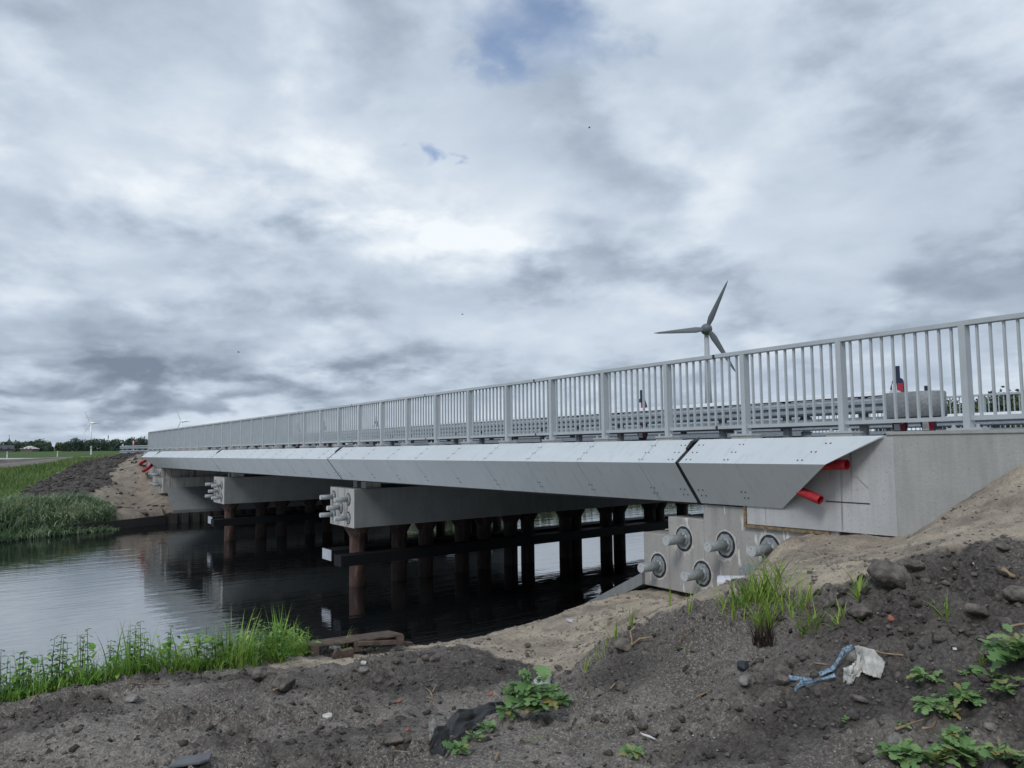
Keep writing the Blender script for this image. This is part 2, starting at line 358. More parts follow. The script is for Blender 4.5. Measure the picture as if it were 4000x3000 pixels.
def npmesh(name, v, f, mat, parent=None, tint=None, smooth=False, attrs=None):
    """v (N,3), f (M,k) all faces with k corners"""
    me = bpy.data.meshes.new(name); v = np.ascontiguousarray(v, np.float32); f = np.ascontiguousarray(f, np.int32)
    me.vertices.add(len(v)); me.vertices.foreach_set('co', v.ravel())
    k = f.shape[1]; me.loops.add(f.size); me.loops.foreach_set('vertex_index', f.ravel())
    me.polygons.add(len(f)); me.polygons.foreach_set('loop_start', np.arange(0, f.size, k, dtype=np.int32))
    if smooth: me.polygons.foreach_set('use_smooth', np.ones(len(f), bool))
    me.update(calc_edges=True); me.validate()
    d = dict(attrs or {})
    if tint is not None: d['tint'] = tint
    for n, a in d.items():
        at = me.attributes.new(n, 'FLOAT', 'POINT'); at.data.foreach_set('value', np.ascontiguousarray(a, np.float32))
    for m in (mat if isinstance(mat, (list, tuple)) else [mat]): me.materials.append(m)
    return link(bpy.data.objects.new(name, me), parent)
def copy_tree(o, parent=None):
    c = o.copy(); link(c, parent)
    for ch in [q for q in C.objects if q.parent == o]: copy_tree(ch, c)
    return c
def blades(base, h, w, lean, az, bend, seg=4, tint=None, flat=.0):
    """curved tapering blades -> verts, faces, tint. all arrays length N; base (N,3)"""
    N = len(base); t = np.linspace(0, 1, seg+1)
    ang = lean[:, None]+bend[:, None]*t[None]**1.3          # angle from vertical along the blade
    ds = h[:, None]/seg
    hx = np.concatenate([np.zeros((N, 1)), np.cumsum(np.sin(ang[:, 1:])*ds, 1)], 1)
    hz = np.concatenate([np.zeros((N, 1)), np.cumsum(np.cos(ang[:, 1:])*ds, 1)], 1)
    wd = w[:, None]*np.clip(1.0-t[None]**2.2, .04, 1)*(.65+.35*np.sin(np.pi*np.clip(t[None]*1.3, 0, 1)))
    ca, sa = np.cos(az)[:, None], np.sin(az)[:, None]
    tw = RNG.uniform(-.5, .5, N)[:, None]
    cx = base[:, 0, None]+hx*ca; cy = base[:, 1, None]+hx*sa; cz = base[:, 2, None]+hz
    px, py = -np.sin(az[:, None]+tw*t), np.cos(az[:, None]+tw*t)
    L = np.stack([cx-px*wd/2, cy-py*wd/2, cz], 2); R = np.stack([cx+px*wd/2, cy+py*wd/2, cz], 2)
    v = np.stack([L, R], 2).reshape(N, -1, 3)
    b = np.arange(N)[:, None]*(2*(seg+1)); k = np.arange(seg)[None]*2
    f = np.stack([b+k, b+k+1, b+k+3, b+k+2], 2).reshape(-1, 4)
    ti = np.repeat((tint if tint is not None else RNG.random(N))[:, None], 2*(seg+1), 1)
    return v.reshape(-1, 3), f, ti.ravel()
def merge(parts):
    vs, fs, ts, o = [], [], [], 0
    for v, f, t in parts: vs.append(v); fs.append(f+o); ts.append(t); o += len(v)
    return np.concatenate(vs), np.concatenate(fs), np.concatenate(ts)
# ================================================================== SETTING
def axis(segs):
    out = []
    for a, b, st in segs: out += list(np.arange(a, b-1e-9, st))
    return np.array(out)
def geo(a, b, n): return list(np.sign(a)*np.geomspace(abs(a), abs(b), n))
xs = np.array(sorted(set(np.round(geo(-80, -6000, 34)+list(axis([(-80, -62, 1.5), (-62, -34, .4), (-34, -13, 1.2), (-13, 0.6, .026), (.6, 4, .25), (4, 14, 1)]))+geo(14, 6000, 26), 4))))
ys = np.array(sorted(set(np.round(geo(-14, -6000, 28)+list(axis([(-14, -1.2, .5), (-1.2, 7.9, .026), (7.9, 12, .35), (12, 46, 1.0)]))+geo(46, 6000, 28), 4))))
X, Y = np.meshgrid(xs, ys, indexing='ij')
S_, Gm = masks(X, Y)
Zt = H(X, Y)+disp(X, Y, S_)
nx, ny = X.shape; idx = np.arange(nx*ny).reshape(nx, ny)
quads = np.stack([idx[:-1, :-1], idx[1:, :-1], idx[1:, 1:], idx[:-1, 1:]], 2).reshape(-1, 4)
peat = np.where((X < -28), pin(X, Y, soilF)*1.5, 0.)
for (a_, b_, r_) in ((P(3550, 2380, 4.8), 1.15, 1.0), (P(1700, 2570, 7.4), 1.05, 1.1), (P(2450, 2560, 6.1), .95, .5), (P(3900, 2300, 4.6), 1.15, 1.0), (P(1150, 2680, 7.6), .8, .8), (P(3700, 2700, 4.0), .55, .9)):
    peat = np.maximum(peat, b_*np.exp(-((X-a_[0])**2+(Y-a_[1])**2)/(r_*r_)))
peat = np.clip(peat*(.75+.6*fbm(X*1.5, Y*1.5, 201, 4))+.75*sstep(.02, .38, fbm(X/1.1, Y/1.1, 203, 5))*(X > -20), 0, 1)
def ground_mat():
    m, nt, b = nodemat('ground_soil_sand_grass')
    soil = mixc(nt, noise_fac(nt, .9, 6, .62, lo=.42, hi=.62), (.14, .125, .113), (.29, .263, .236))
    soil = mixc(nt, noise_fac(nt, 22, 4, .65, lo=.35, hi=.7), soil, (.085, .075, .068))
    soil = mixc(nt, noise_fac(nt, 60, 4, .7, lo=.3, hi=.7), (0,0,0), soil) if False else soil
    soil = mixc(nt, noise_fac(nt, 55, 5, .7, lo=.50, hi=.62), soil, (.33, .30, .27))
    soil = mixc(nt, noise_fac(nt, 70, 4, .7, lo=.56, hi=.66), soil, (.045, .039, .035))
    dk = mk(nt, 'ShaderNodeAttribute', attribute_name='peat')
    soil = mixc(nt, dk.outputs['Fac'], soil, mixc(nt, noise_fac(nt, 40, 5, .7, lo=.4, hi=.7), (.046, .041, .039), (.14, .126, .116)))
    sand = mixc(nt, noise_fac(nt, 1.6, 5, .6, lo=.35, hi=.65), (.30, .26, .21), (.46, .39, .305))
    sand = mixc(nt, noise_fac(nt, 2.4, 6, .65, lo=.48, hi=.66), sand, (.20, .175, .145))
    sand = mixc(nt, noise_fac(nt, 30, 4, .6, lo=.52, hi=.72), sand, (.19, .165, .14))
    sand = mixc(nt, noise_fac(nt, 75, 2, .5, lo=.66, hi=.72), sand, (.05, .045, .042))
    gr = mixc(nt, noise_fac(nt, .35, 6, .65, lo=.35, hi=.65), (.045, .085, .022), (.095, .15, .045))
    gr = mixc(nt, noise_fac(nt, 6, 4, .65, lo=.45, hi=.75), gr, (.035, .06, .02))
    a = mk(nt, 'ShaderNodeAttribute', attribute_name='sand'); g = mk(nt, 'ShaderNodeAttribute', attribute_name='grass')
    x = mixc(nt, a.outputs['Fac'], soil, sand); x = mixc(nt, g.outputs['Fac'], x, gr)
    nt.links.new(x, b.inputs['Base Color']); b.inputs['Roughness'].default_value = .95; b.inputs['Specular IOR Level'].default_value = .2
    bump(nt, b, noise_fac(nt, 38, 8, .7, lo=.2, hi=.8), .7, .02)
    return m
ground = npmesh('ground', np.stack([X, Y, Zt], 2).reshape(-1, 3), quads, ground_mat(), smooth=True, attrs={'sand': S_.ravel(), 'grass': Gm.ravel(), 'peat': peat.ravel()})
tag(ground, kind='structure')
def water_mat():
    m, nt, b = nodemat('dark_canal_water')
    b.inputs['Base Color'].default_value = (.006, .008, .009, 1); b.inputs['Roughness'].default_value = .03; b.inputs['IOR'].default_value = 7.0
    b.inputs['Specular IOR Level'].default_value = .5
    tc = mk(nt, 'ShaderNodeTexCoord'); outs = []
    for sc, det, wgt, rot in (((3.2, .42, 1), 3, 1., .12), ((8.5, 1.1, 1), 2, .40, -.06), ((.5, .2, 1), 2, .9, -.2)):
        mp = mk(nt, 'ShaderNodeMapping'); mp.inputs['Scale'].default_value = sc; mp.inputs['Rotation'].default_value = (0, 0, rot)
        n = mk(nt, 'ShaderNodeTexNoise'); n.inputs['Scale'].default_value = 1; n.inputs['Detail'].default_value = det
        mm = mk(nt, 'ShaderNodeMath', operation='MULTIPLY'); mm.inputs[1].default_value = wgt
        nt.links.new(tc.outputs['Object'], mp.inputs[0]); nt.links.new(mp.outputs[0], n.inputs['Vector']); nt.links.new(n.outputs['Fac'], mm.inputs[0]); outs.append(mm.outputs[0])
    s1 = mk(nt, 'ShaderNodeMath', operation='ADD'); nt.links.new(outs[0], s1.inputs[0]); nt.links.new(outs[1], s1.inputs[1])
    s2 = mk(nt, 'ShaderNodeMath', operation='ADD'); nt.links.new(s1.outputs[0], s2.inputs[0]); nt.links.new(outs[2], s2.inputs[1])
    # sheltered calm patches: wind ripples come and go
    pt = noise_fac(nt, .07, 2, .5, lo=.35, hi=.62)
    s3 = mk(nt, 'ShaderNodeMath', operation='MULTIPLY'); nt.links.new(s2.outputs[0], s3.inputs[0]); nt.links.new(pt, s3.inputs[1])
    bump(nt, b, s2.outputs[0], .13, .05)
    return m
wm = MB(); wm.add([(-60, -400, WZ), (-4, -400, WZ), (-4, 500, WZ), (-60, 500, WZ)], [(0, 1, 2, 3)])
tag(wm.build('water', water_mat()), kind='structure')
# road on the bridge and beyond
rd = MB()
cl = [(-46.5, 14.2), (-70, 14.0), (-95, 11.5), (-115, 6.5), (-132, -2), (-146, -14), (-158, -30)]
rows = []
for i, (x, y) in enumerate(cl):
    a = cl[max(i-1, 0)]; b = cl[min(i+1, len(cl)-1)]; d = np.array([b[0]-a[0], b[1]-a[1]]); d = d/np.linalg.norm(d); n = np.array([-d[1], d[0]])
    z = -.25 if i < 1 else (-.55 if i == 1 else -.85 if i == 2 else -1.16)
    rows.append([(x+n[0]*w, y+n[1]*w, z-dz) for w, dz in ((-6.0, 1.2), (-3.6, .03), (-3.6, 0), (3.6, 0), (3.6, .03), (6.0, 1.2))])
for k in range(5):
    rd.cur = 0 if k in (1, 2, 3) else 1
    rd.sheet([r[k:k+2] for r in rows])
tag(rd.build('road', [simple('pale_concrete_road', (.42, .42, .41), .85), simple('road_bank_soil', (.10, .09, .082), .95, 0, .4, 2, .3)]), kind='structure')
rs = MB()
rs.add([(40, 12.05, .02+zl(40)), (-47, 12.05, .02+zl(-47)), (-47, 19.6, .02+zl(-47)), (40, 19.6, .02+zl(40))], [(0, 1, 2, 3)])
tag(rs.build('bridge_road', M_asph), kind='structure')
# ================================================================== BRIDGE
J = [-6.814, -18.62, -30.42, -42.2]
YE, YC, YB = 7.65, 7.25, 7.65; ZE, ZC, ZB = .0696, -.2214, -.7424
bridge = thing('road_bridge', 'long grey road bridge with V-shaped white metal edge cladding over dark water', 'bridge', (-24, 14.5, -.4))
def bbuild(mb, name, mats, parent, **k):
    # parts are written in world space; shift into the thing's frame
    root = parent
    while root.parent is not None: root = root.parent
    L = Vector(root.location)
    mb.v = [(p[0]-L.x, p[1]-L.y, p[2]-L.z) for p in mb.v]
    return mb.build(name, mats, parent, **k)
for k in range(3):
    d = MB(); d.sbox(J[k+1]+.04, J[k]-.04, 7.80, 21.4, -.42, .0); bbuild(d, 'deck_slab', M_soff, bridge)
for k in range(3):
    d = MB()
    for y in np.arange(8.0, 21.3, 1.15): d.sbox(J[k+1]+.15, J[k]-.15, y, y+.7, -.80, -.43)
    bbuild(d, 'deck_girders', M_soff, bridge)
d = MB(); d.sbox(-46.8, -6.86, 7.68, 8.2, .004, .062); d.sbox(-46.8, -6.86, 20.9, 21.5, .004, .09); bbuild(d, 'edge_kerb', M_con, bridge)
nT = Vector((0, ZC-ZE, -(YC-YE))); nT = Vector((0, -(ZE-ZC), (YE-YC))).normalized(); nB = Vector((0, -(ZC-ZB), -(YB-YC))).normalized()
def panel(xa0, xa1, ends=(0, 0), sl=None):
    """fascia panel between x0<x1; sl optional slanted end offsets (top, crease, bottom) added to x1"""
    mb = MB(); xl = [xa0]*3; xr = [xa1]*3
    if sl: xr = [xa1+sl[0], xa1+sl[1], xa1+sl[2]]
    if sl and sl[3] < 0: xl, xr = [xa0+sl[0], xa0+sl[1], xa0+sl[2]], [xa1]*3
    prof = [(YE, ZE), (YC, ZC), (YB, ZB)]; inn = [(YE+.004, ZE-.012), (YC+.016, ZC-.001), (YB+.004, ZB+.014)]
    vs = [(xl[i], *(prof[i][0], prof[i][1]+zl(xl[i]))) for i in range(3)]+[(xr[i], prof[i][0], prof[i][1]+zl(xr[i])) for i in range(3)]
    vs += [(xl[i], inn[i][0], inn[i][1]+zl(xl[i])) for i in range(3)]+[(xr[i], inn[i][0], inn[i][1]+zl(xr[i])) for i in range(3)]
    mb.add(vs, [(0, 1, 4, 3), (1, 2, 5, 4), (6, 9, 10, 7), (7, 10, 11, 8), (0, 6, 7, 1), (1, 7, 8, 2), (3, 4, 10, 9), (4, 5, 11, 10), (0, 3, 9, 6), (2, 8, 11, 5)])
    mb.cur = 1
    for e, (xx, sg) in enumerate(((xa0, 1), (xa1, -1))):
        if sl and ((sl[3] > 0) == (e == 1)): continue
        offs = (.028, .10) if ends[e] else (.028,)
        for t in (.25, .56, .86):
            for o in offs:
                x = xx+sg*(o+.05*ends[e]); y = YE+(YC-YE)*t; z = ZE+(ZC-ZE)*t+zl(x); mb.disc((x, y, z), nT, .011)
        for t in (.66, .80):
            for o in offs:
                x = xx+sg*(o+.05*ends[e]); y = YC+(YB-YC)*t; z = ZC+(ZB-ZC)*t+zl(x); mb.disc((x, y, z), nB, .011)
    return mb
for k in range(3):
    a = J[k]; cuts = [a-.035]+[a-.69-1.285*i for i in range(9) if a-.69-1.285*i > J[k+1]+.3]+[J[k+1]+.035]
    for i in range(len(cuts)-1):
        bbuild(panel(cuts[i+1]+.0045, cuts[i]-.0045, (1 if i == len(cuts)-2 else 0, 1 if i == 0 else 0)), 'fascia_panel', [M_alu, M_bolt], bridge)
def endpanel(sg):
    mb = panel(J[0]+.035, J[0], (1, 0), (2.49, 2.07, 1.245, 1)) if sg > 0 else panel(J[3], J[3]-.035, (0, 1), (-3.4, -3.2, -.8, -1))
    if sg > 0:
        mb.cur = 1
        for tt, xo in ((.25, 1.0), (.56, .98), (.86, .96), (.25, 2.05), (.56, 1.95), (.86, 1.86)):
            for q in (0, .055): 
                x = J[0]+xo+q-(.25 if xo < 1.5 else .15); mb.disc((x, YE+(YC-YE)*tt, ZE+(ZC-ZE)*tt+zl(x)), nT, .011)
        for tt in (.66, .80):
            for q in (0, .055): mb.disc((J[0]+.78+q, YC+(YB-YC)*tt, ZC+(ZB-ZC)*tt+zl(-6)), nB, .011)
    o = bbuild(mb, 'fascia_panel', [M_alu, M_bolt], bridge); o['label'] = 'slanted end piece of the white fascia'
endpanel(1); endpanel(-1)
for xj in J:
    mb = MB(); w = .034
    pr = [(YE+.02, ZE-.004), (YC+.03, ZC), (YB+.02, ZB+.004)]; q = [(YE+.06, ZE-.06), (YC+.09, ZC), (YB+.06, ZB+.06)]
    vs = [(xj-w, y, z+zl(xj)) for y, z in pr]+[(xj+w, y, z+zl(xj)) for y, z in pr]+[(xj-w, y, z+zl(xj)) for y, z in q]+[(xj+w, y, z+zl(xj)) for y, z in q]
    mb.add(vs, [(0, 1, 4, 3), (1, 2, 5, 4), (6, 9, 10, 7), (7, 10, 11, 8), (0, 6, 7, 1), (1, 7, 8, 2), (3, 4, 10, 9), (4, 5, 11, 10), (0, 3, 9, 6), (2, 8, 11, 5)])
    mb.tube([(xj+.02, YE+.03, ZE+.006+zl(xj)), (xj-.03, YE-.07, ZE-.035+zl(xj)), (xj-.02, YE-.18, ZE-.12+zl(xj))], [.03, .026, .02], 6)
    bbuild(mb, 'joint_seal', M_dark, bridge)
def duct(path, r=.055):
    mb = MB(); pts = []; rr = []; path = [Vector(p) for p in path]
    L = sum((b-a).length for a, b in zip(path[:-1], path[1:])); n = int(L/.014)
    for i in range(n+1):
        t = i/n*L
        for a, b in zip(path[:-1], path[1:]):
            l = (b-a).length
            if t <= l+1e-6: pts.append(a+(b-a)*(t/l)); break
            t -= l
        rr.append(r*(1.03 if i % 2 else .88))
    mb.tube(pts, rr, 16, cap=False); mb.tube([p for p in pts[::-1]], [q*.86 for q in rr], 14, cap=False)
    mb.cur = 1; e = pts[-1]-(pts[-1]-pts[-2]).normalized()*.09; mb.disc(e, pts[-1]-pts[-2], r*.85, 14, .002)
    return mb
pe = onY(3308, 1815, 7.50); bbuild(duct([pe+np.array([-.75, .05, -.02]), pe]), 'cable_duct', [M_red, M_dark], bridge, smooth=True)
pe = onY(3205, 1953, 7.50); bbuild(duct([(pe[0]-.95, 7.575, pe[2]+.24), (pe[0]-.42, 7.565, pe[2]+.12), tuple(pe)], .052), 'cable_duct', [M_red, M_dark], bridge, smooth=True)
p1 = onY(548, 1813, 7.5); bbuild(duct([p1+np.array([1.0, .1, .2]), p1+np.array([.5, 0, .1]), p1], .085), 'cable_duct', [M_red, M_dark], bridge, smooth=True)
p1 = onY(565, 1838, 7.5); bbuild(duct([p1+np.array([2.0, 0, .32]), p1+np.array([1.4, -.1, .12]), p1+np.array([.8, -.2, 0]), p1], .085), 'cable_duct', [M_red, M_dark], bridge, smooth=True)
# ---- anchors shared by abutments and piers
def anchor(root, x, y, z, L=.33, r=.063, face=-1):
    """anchor bar sticking out of a concrete face towards -Y; parts in world space below root"""
    Lc = Vector(root.location)
    rod = MB(); rod.tube([(x, y+.02, z), (x, y-L, z)], r, 20); rod.tube([(x, y-.012, z), (x, y-.035, z)], r*1.42, 20); 
    o = bbuild(rod, 'anchor_rod', M_anch, root, smooth=True)
    pl = MB(); R = .125*r/.063
    oct_ = [(x+R*math.cos(a)*(1.0), y-.014, z+R*1.12*math.sin(a)) for a in [math.radians(22+45*k) for k in range(8)]]
    pl.extr(oct_, (0, .012, 0))
    for k in range(8):
        a = math.radians(45*k+10); pl.disc((x+r*1.25*math.cos(a), y-.035, z+r*1.25*math.sin(a)), (0, -1, 0), .009, 6, .01)
    ch = bbuild(pl, 'anchor_plate', M_anch, o)
    rg = MB(); n = 24; ri, ro = R*1.18, R*1.18
    for k in range(n):
        a0, a1 = 2*math.pi*k/n, 2*math.pi*(k+1)/n
        rg.add([(x+q*math.cos(a), y-.003, z+q*1.12*math.sin(a)) for a in (a0, a1) for q in (ro, R*.7)], [(0, 1, 3, 2)])
    bbuild(rg, 'recess_rim', M_dark, o)
    cp = MB(); cp.disc((x, y-L, z), (0, -1, 0), r*.97, 20, .006); cp.disc((x-.004, y-L-.006, z+r*.62), (0, -1, 0), .010, 8, .008)
    bbuild(cp, 'end_cap', M_cap, o)
# ---- near abutment
ab = thing('bridge_abutment', 'streaked concrete abutment at the near bank with five capped anchor bars', 'abutment', (-6, 9, -2))
mb = MB(); mb.box((-6.80, 7.70, -2.0), (-4.9, 21.2, -.80)); mb.box((-7.42, 7.70, -1.972), (-6.80, 21.2, -.997)); mb.box((-7.895, 7.70, -1.970), (-7.42, 21.2, -1.245))
o = bbuild(mb, 'bearing_block', M_conW, ab, bevel=.012)
mb = MB(); mb.add([(x, y, z) for y in (7.672, 7.92) for x, z in ((-6.09, -.992), (-4.23, -.975), (-4.20, .048), (-6.09, .035))], [(3, 2, 1, 0), (4, 5, 6, 7), (0, 1, 5, 4), (1, 2, 6, 5), (2, 3, 7, 6), (3, 0, 4, 7)])
mb.box((-6.795, 7.74, -.79), (-6.1, 7.93, .02))
bbuild(mb, 'wing_wall', M_conL, ab)
mb = MB(); mb.add([(x, y, z) for y in (7.669, 7.95) for x, z in ((-4.24, -1.9), (26, -1.9), (26, .16), (-4.235, .0475))], [(3, 2, 1, 0), (4, 5, 6, 7), (0, 1, 5, 4), (1, 2, 6, 5), (2, 3, 7, 6), (3, 0, 4, 7)])
bbuild(mb, 'wing_wall', M_con, ab)
mb = MB(); mb.box((-4.3, 7.655, .052), (26, 8.4, .085)); bbuild(mb, 'coping', M_con, ab)
mb = MB(); mb.box((-6.13, 7.66, -.99), (-6.10, 7.70, -.78)); mb.box((-6.13, 7.655, -1.03), (-5.0, 7.70, -.998)); bbuild(mb, 'formwork_strip', M_strip, ab)
def grout(x, z, seed):
    m = MB(); n = 40; r = np.random.default_rng(seed); R0 = .149
    ro = [R0+.012+.016*abs(r.normal())*(1.6 if 200 < 360*k/n < 340 else .6) for k in range(n)]
    for k in range(n):
        a0, a1 = 2*math.pi*k/n, 2*math.pi*(k+1)/n; k1 = (k+1) % n
        m.add([(x+R0*math.cos(a0), 7.6985, z+R0*1.12*math.sin(a0)), (x+ro[k]*math.cos(a0), 7.6985, z+ro[k]*1.12*math.sin(a0)), (x+ro[k1]*math.cos(a1), 7.6985, z+ro[k1]*1.12*math.sin(a1)), (x+R0*math.cos(a1), 7.6985, z+R0*1.12*math.sin(a1))], [(0, 1, 2, 3)])
    bbuild(m, 'grout_ring', simple('pale_grout', (.50, .48, .455), .9, 0, .12, 30), ab)
for k_, (x, z) in enumerate(((-7.619, -1.677), (-7.144, -1.271), (-6.453, -1.279), (-6.845, -1.686), (-5.80, -1.262))): grout(x, z, k_)
g0_, g1_ = onY(3225, 1958, 7.67), onY(3398, 1968, 7.67)
mb = MB(); mb.box((min(g0_[0], g1_[0]), 7.6695, g0_[2]-.007), (max(g0_[0], g1_[0]), 7.70, g0_[2]+.007)); bbuild(mb, 'wall_groove', M_bolt, ab)
for (x, z) in ((-7.619, -1.677), (-7.144, -1.271), (-6.453, -1.279), (-6.845, -1.686), (-5.80, -1.262)): anchor(ab, x, 7.70, z)
mb = MB(); R = .14; mb.extr([(-6.12+R*math.cos(math.radians(22+45*k)), 7.69, -1.60+R*math.sin(math.radians(22+45*k))) for k in range(8)], (0, .02, 0)); bbuild(mb, 'anchor_plate', M_anch, ab)
# ---- far abutment
ab2 = thing('bridge_abutment', 'distant concrete abutment on the far bank beneath the end of the white fascia', 'abutment', (-43, 9, -2))
mb = MB(); mb.sbox(-44.6, -42.22, 7.70, 21.2, -1.6, -.62); mb.box((-42.25, 7.7, -2.25), (-41.75, 21.2, -1.5)); mb.box((-43.6, 7.69, -2.3), (-42.2, 21.2, -1.6)); bbuild(mb, 'bearing_block', M_conE, ab2)
mb = MB(); mb.sbox(-47.5, -42.3, 7.72, 7.95, -1.1, .06); bbuild(mb, 'wing_wall', M_conL, ab2)
for x, z in ((-43.5, -1.33), (-43.0, -1.33), (-42.5, -1.35), (-43.3, -1.83), (-42.8, -1.83), (-42.2, -1.85)): anchor(ab2, x, 7.69, z, .36, .065)
# revetments
for nm, lab, pts, y0 in (('revetment', 'sloping concrete slab running down to the water beside the near abutment', [(-7.9, -1.80), (-11.8, -3.75)], 7.66),
                         ('revetment', 'panelled grey concrete slope below the far abutment', [(-41.8, -1.95), (-40.25, -3.02)], 7.9)):
    t = thing(nm, lab, 'revetment', (pts[0][0], y0, pts[0][1]))
    n = 6; sgn = -1
    dx = (pts[1][0]-pts[0][0])/3; dz = (pts[1][1]-pts[0][1])/3
    for i in range(3):
        for j in range(8):
            mb = MB(); a = (pts[0][0]+dx*i, pts[0][1]+dz*i); b = (pts[0][0]+dx*(i+.988), pts[0][1]+dz*(i+.988))
            ya, yb = y0+j*1.6, y0+j*1.6+1.585
            mb.add([(p[0], y, p[1]+h) for h in (0, -.16) for y in (ya, yb) for p in (a, b)], [(0, 1, 3, 2), (4, 6, 7, 5), (0, 4, 5, 1), (2, 3, 7, 6), (0, 2, 6, 4), (1, 5, 7, 3)])
            bbuild(mb, 'slab', M_conP, t)
# sheet pile edge of the far bank
mb = MB()
for i in range(60):
    a = 7.4+i*.25; dxx = .06 if i % 2 else -.06; mb.box((-39.42+dxx, a, WZ-.6), (-39.30+dxx, a+.26, WZ+.46))
pl = [(-37.1, 2.6), (-38.1, 4.6), (-39.40, 7.42)]
for a, b in zip(pl[:-1], pl[1:]): mb.extr([(a[0], a[1], WZ-.6), (b[0], b[1], WZ-.6), (b[0], b[1], WZ+.40), (a[0], a[1], WZ+.36)], (.12, 0, 0))
tag(mb.build('sheet_pile_wall', simple('black_sheet_piles', (.03, .028, .027), .8)), 'low dark sheet pile edge holding up the far bank below the bridge', 'quay wall')
# ---- piers
SK = -.066
def pier(xc, ztop, zbot, label, zb_f):
    t = thing('bridge_pier', label, 'pier', (xc, 7.65, zbot))
    sx = lambda y: SK*(y-7.65)
    mb = MB(); mb.cur = 0
    q = [(xc+s*.78+sx(y), y, z) for z in (zbot, ztop) for (s, y) in ((-1, 7.65), (1, 7.65), (1, 21.4), (-1, 21.4))]
    mb.add(q, [(0, 3, 2, 1), (4, 5, 6, 7), (1, 2, 6, 5), (2, 3, 7, 6), (3, 0, 4, 7)]); mb.cur = 1; mb.add(q[:2]+q[4:6], [(0, 1, 3, 2)])  # cap sides take darker concrete, under-bridge shade put into their colour
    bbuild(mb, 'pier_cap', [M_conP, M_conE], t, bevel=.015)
    for y in (8.1, 9.32, 10.15, 11.35, 12.12, 13.1, 13.75, 15.3, 15.72, 17.1, 17.72, 19.25, 19.72, 21.0):
        mb = MB(); x = xc+sx(y)-.03; zc = zbot
        mb.tube([(x, y, WZ-1.5), (x, y, zc-.30)], .205, 20, cap=False)
        mb.tube([(x, y, zc-.30), (x, y, zc-.02)], [.205, .36], 20, cap=False)
        bbuild(mb, 'pile', M_rust_lit if y < 8.5 else M_rust_shade, t, smooth=True)
    for ox, z in ((-.54, .72), (-.54, .26), (.42, .70), (.42, .235), (-.06, .47)):
        anchor(t, xc+ox, 7.645, zbot+z*.98, .36, .060)
    for y in np.arange(8.0, 21.2, 1.6):
        for ox, w in ((-.02, .22), (.50, .30)):
            mb = MB(); x = xc+.05+ox+sx(y); mb.box((x-w/2, y, ztop-.01), (x+w/2, y+.4, -.79+zl(xc))); bbuild(mb, 'bearing_plinth', M_conE, t)
    for x0, x1, y0 in ((-.88, -.30, 7.5), (.42, .86, 7.3)):
        mb = MB(); q = [(xc+x+sx(y), y, z) for z in (zb_f, zb_f+.25) for x, y in ((x0, y0), (x1, y0), (x1, 21.8), (x0, 21.8))]
        mb.add(q, [(0, 3, 2, 1), (4, 5, 6, 7), (1, 2, 6, 5), (2, 3, 7, 6), (3, 0, 4, 7), (0, 1, 5, 4)])
        f = bbuild(mb, 'fender_beam', M_fend, t)
        mb = MB(); mb.box((xc+x0-.005, y0-.02, zb_f-.01), (xc+x1+.005, y0-.001, zb_f+.26)); bbuild(mb, 'end_plate', M_grey if x0 < 0 else M_fend, f)
    return t
pier(-18.61, -1.06, -2.015, 'nearer concrete bridge pier with five grey anchor bars and rusty steel piles', -2.90)
pier(-30.70, -1.13, -2.12, 'second, more distant concrete bridge pier with grey anchor bars', -2.92)
# ---- railings
def railing(y, ysgn, s_first, n, z_base, ztop, label, near_split=None):
    t = thing('bridge_railing', label, 'railing', (-s_first-20, y, z_base))
    dsp = 1.30318; xs_ = [-(s_first+dsp*k) for k in range(-2, n)]
    for i, x in enumerate(xs_):
        mb = MB(); mb.sbox(x-.031, x+.031, y-.052, y+.052, z_base+.052, ztop-.05); po = bbuild(mb, 'post', M_rail, t)
        mb = MB(); mb.sbox(x-.16, x+.16, y-.11, y+.11, z_base+.03, z_base+.052); 
        for q in (-.11, .11): mb.tube([(x+q, y-.07, z_base+.05+zl(x)), (x+q, y-.07, z_base+.085+zl(x))], .016, 6)
        mb.cur = 1; mb.sbox(x-.155, x+.155, y-.10, y+.10, z_base-.02, z_base+.03)
        bbuild(mb, 'base_plate', [M_rail, M_con], po)
    # rails in three-post lengths with dark sleeves
    a = xs_[0]+.4; k = 0; cuts = [a]
    js = [-(6.62+3.909*i) for i in range(-2, 12)]
    cuts = [xs_[0]+.7]+[j for j in js if xs_[-1]+.3 < j < xs_[0]]+[xs_[-1]-.05]
    for b0, b1 in zip(cuts[:-1], cuts[1:]):
        mb = MB(); mb.sbox(b1+.02, b0-.02, y-.045, y+.045, ztop-.052, ztop); bbuild(mb, 'top_rail', M_rail, t, bevel=.006)
        mb = MB(); mb.sbox(b1+.02, b0-.02, y-.022, y+.022, z_base+.125, z_base+.165); bbuild(mb, 'bottom_rail', M_rail, t)
    for c in cuts[1:-1]:
        mb = MB(); mb.sbox(c-.035, c+.035, y-.040, y+.040, ztop-.047, ztop-.005); mb.sbox(c-.03, c+.03, y-.018, y+.018, z_base+.13, z_base+.16); bbuild(mb, 'rail_sleeve', M_dark, t)
    bl = []
    for x0, x1 in zip(xs_[:-1], xs_[1:]):
        for k in range(1, 11): bl.append(x0+(x1-x0)*k/11)
    bl = [x for x in bl if x < -2.6]; rest = MB()
    for i, x in enumerate(bl):
        mb = MB() if i < 100 else rest; mb.sbox(x-.0095, x+.0095, y-.016, y+.016, z_base+.165, ztop-.052)
        if i < 100: bbuild(mb, 'baluster', M_rail, t)
    o = bbuild(rest, 'baluster', M_rail, t); o['kind'] = 'stuff'
    return t
railing(7.82, 1, 3.563, 34, .075, 1.1646, 'pale grey bar railing along the near edge of the bridge')
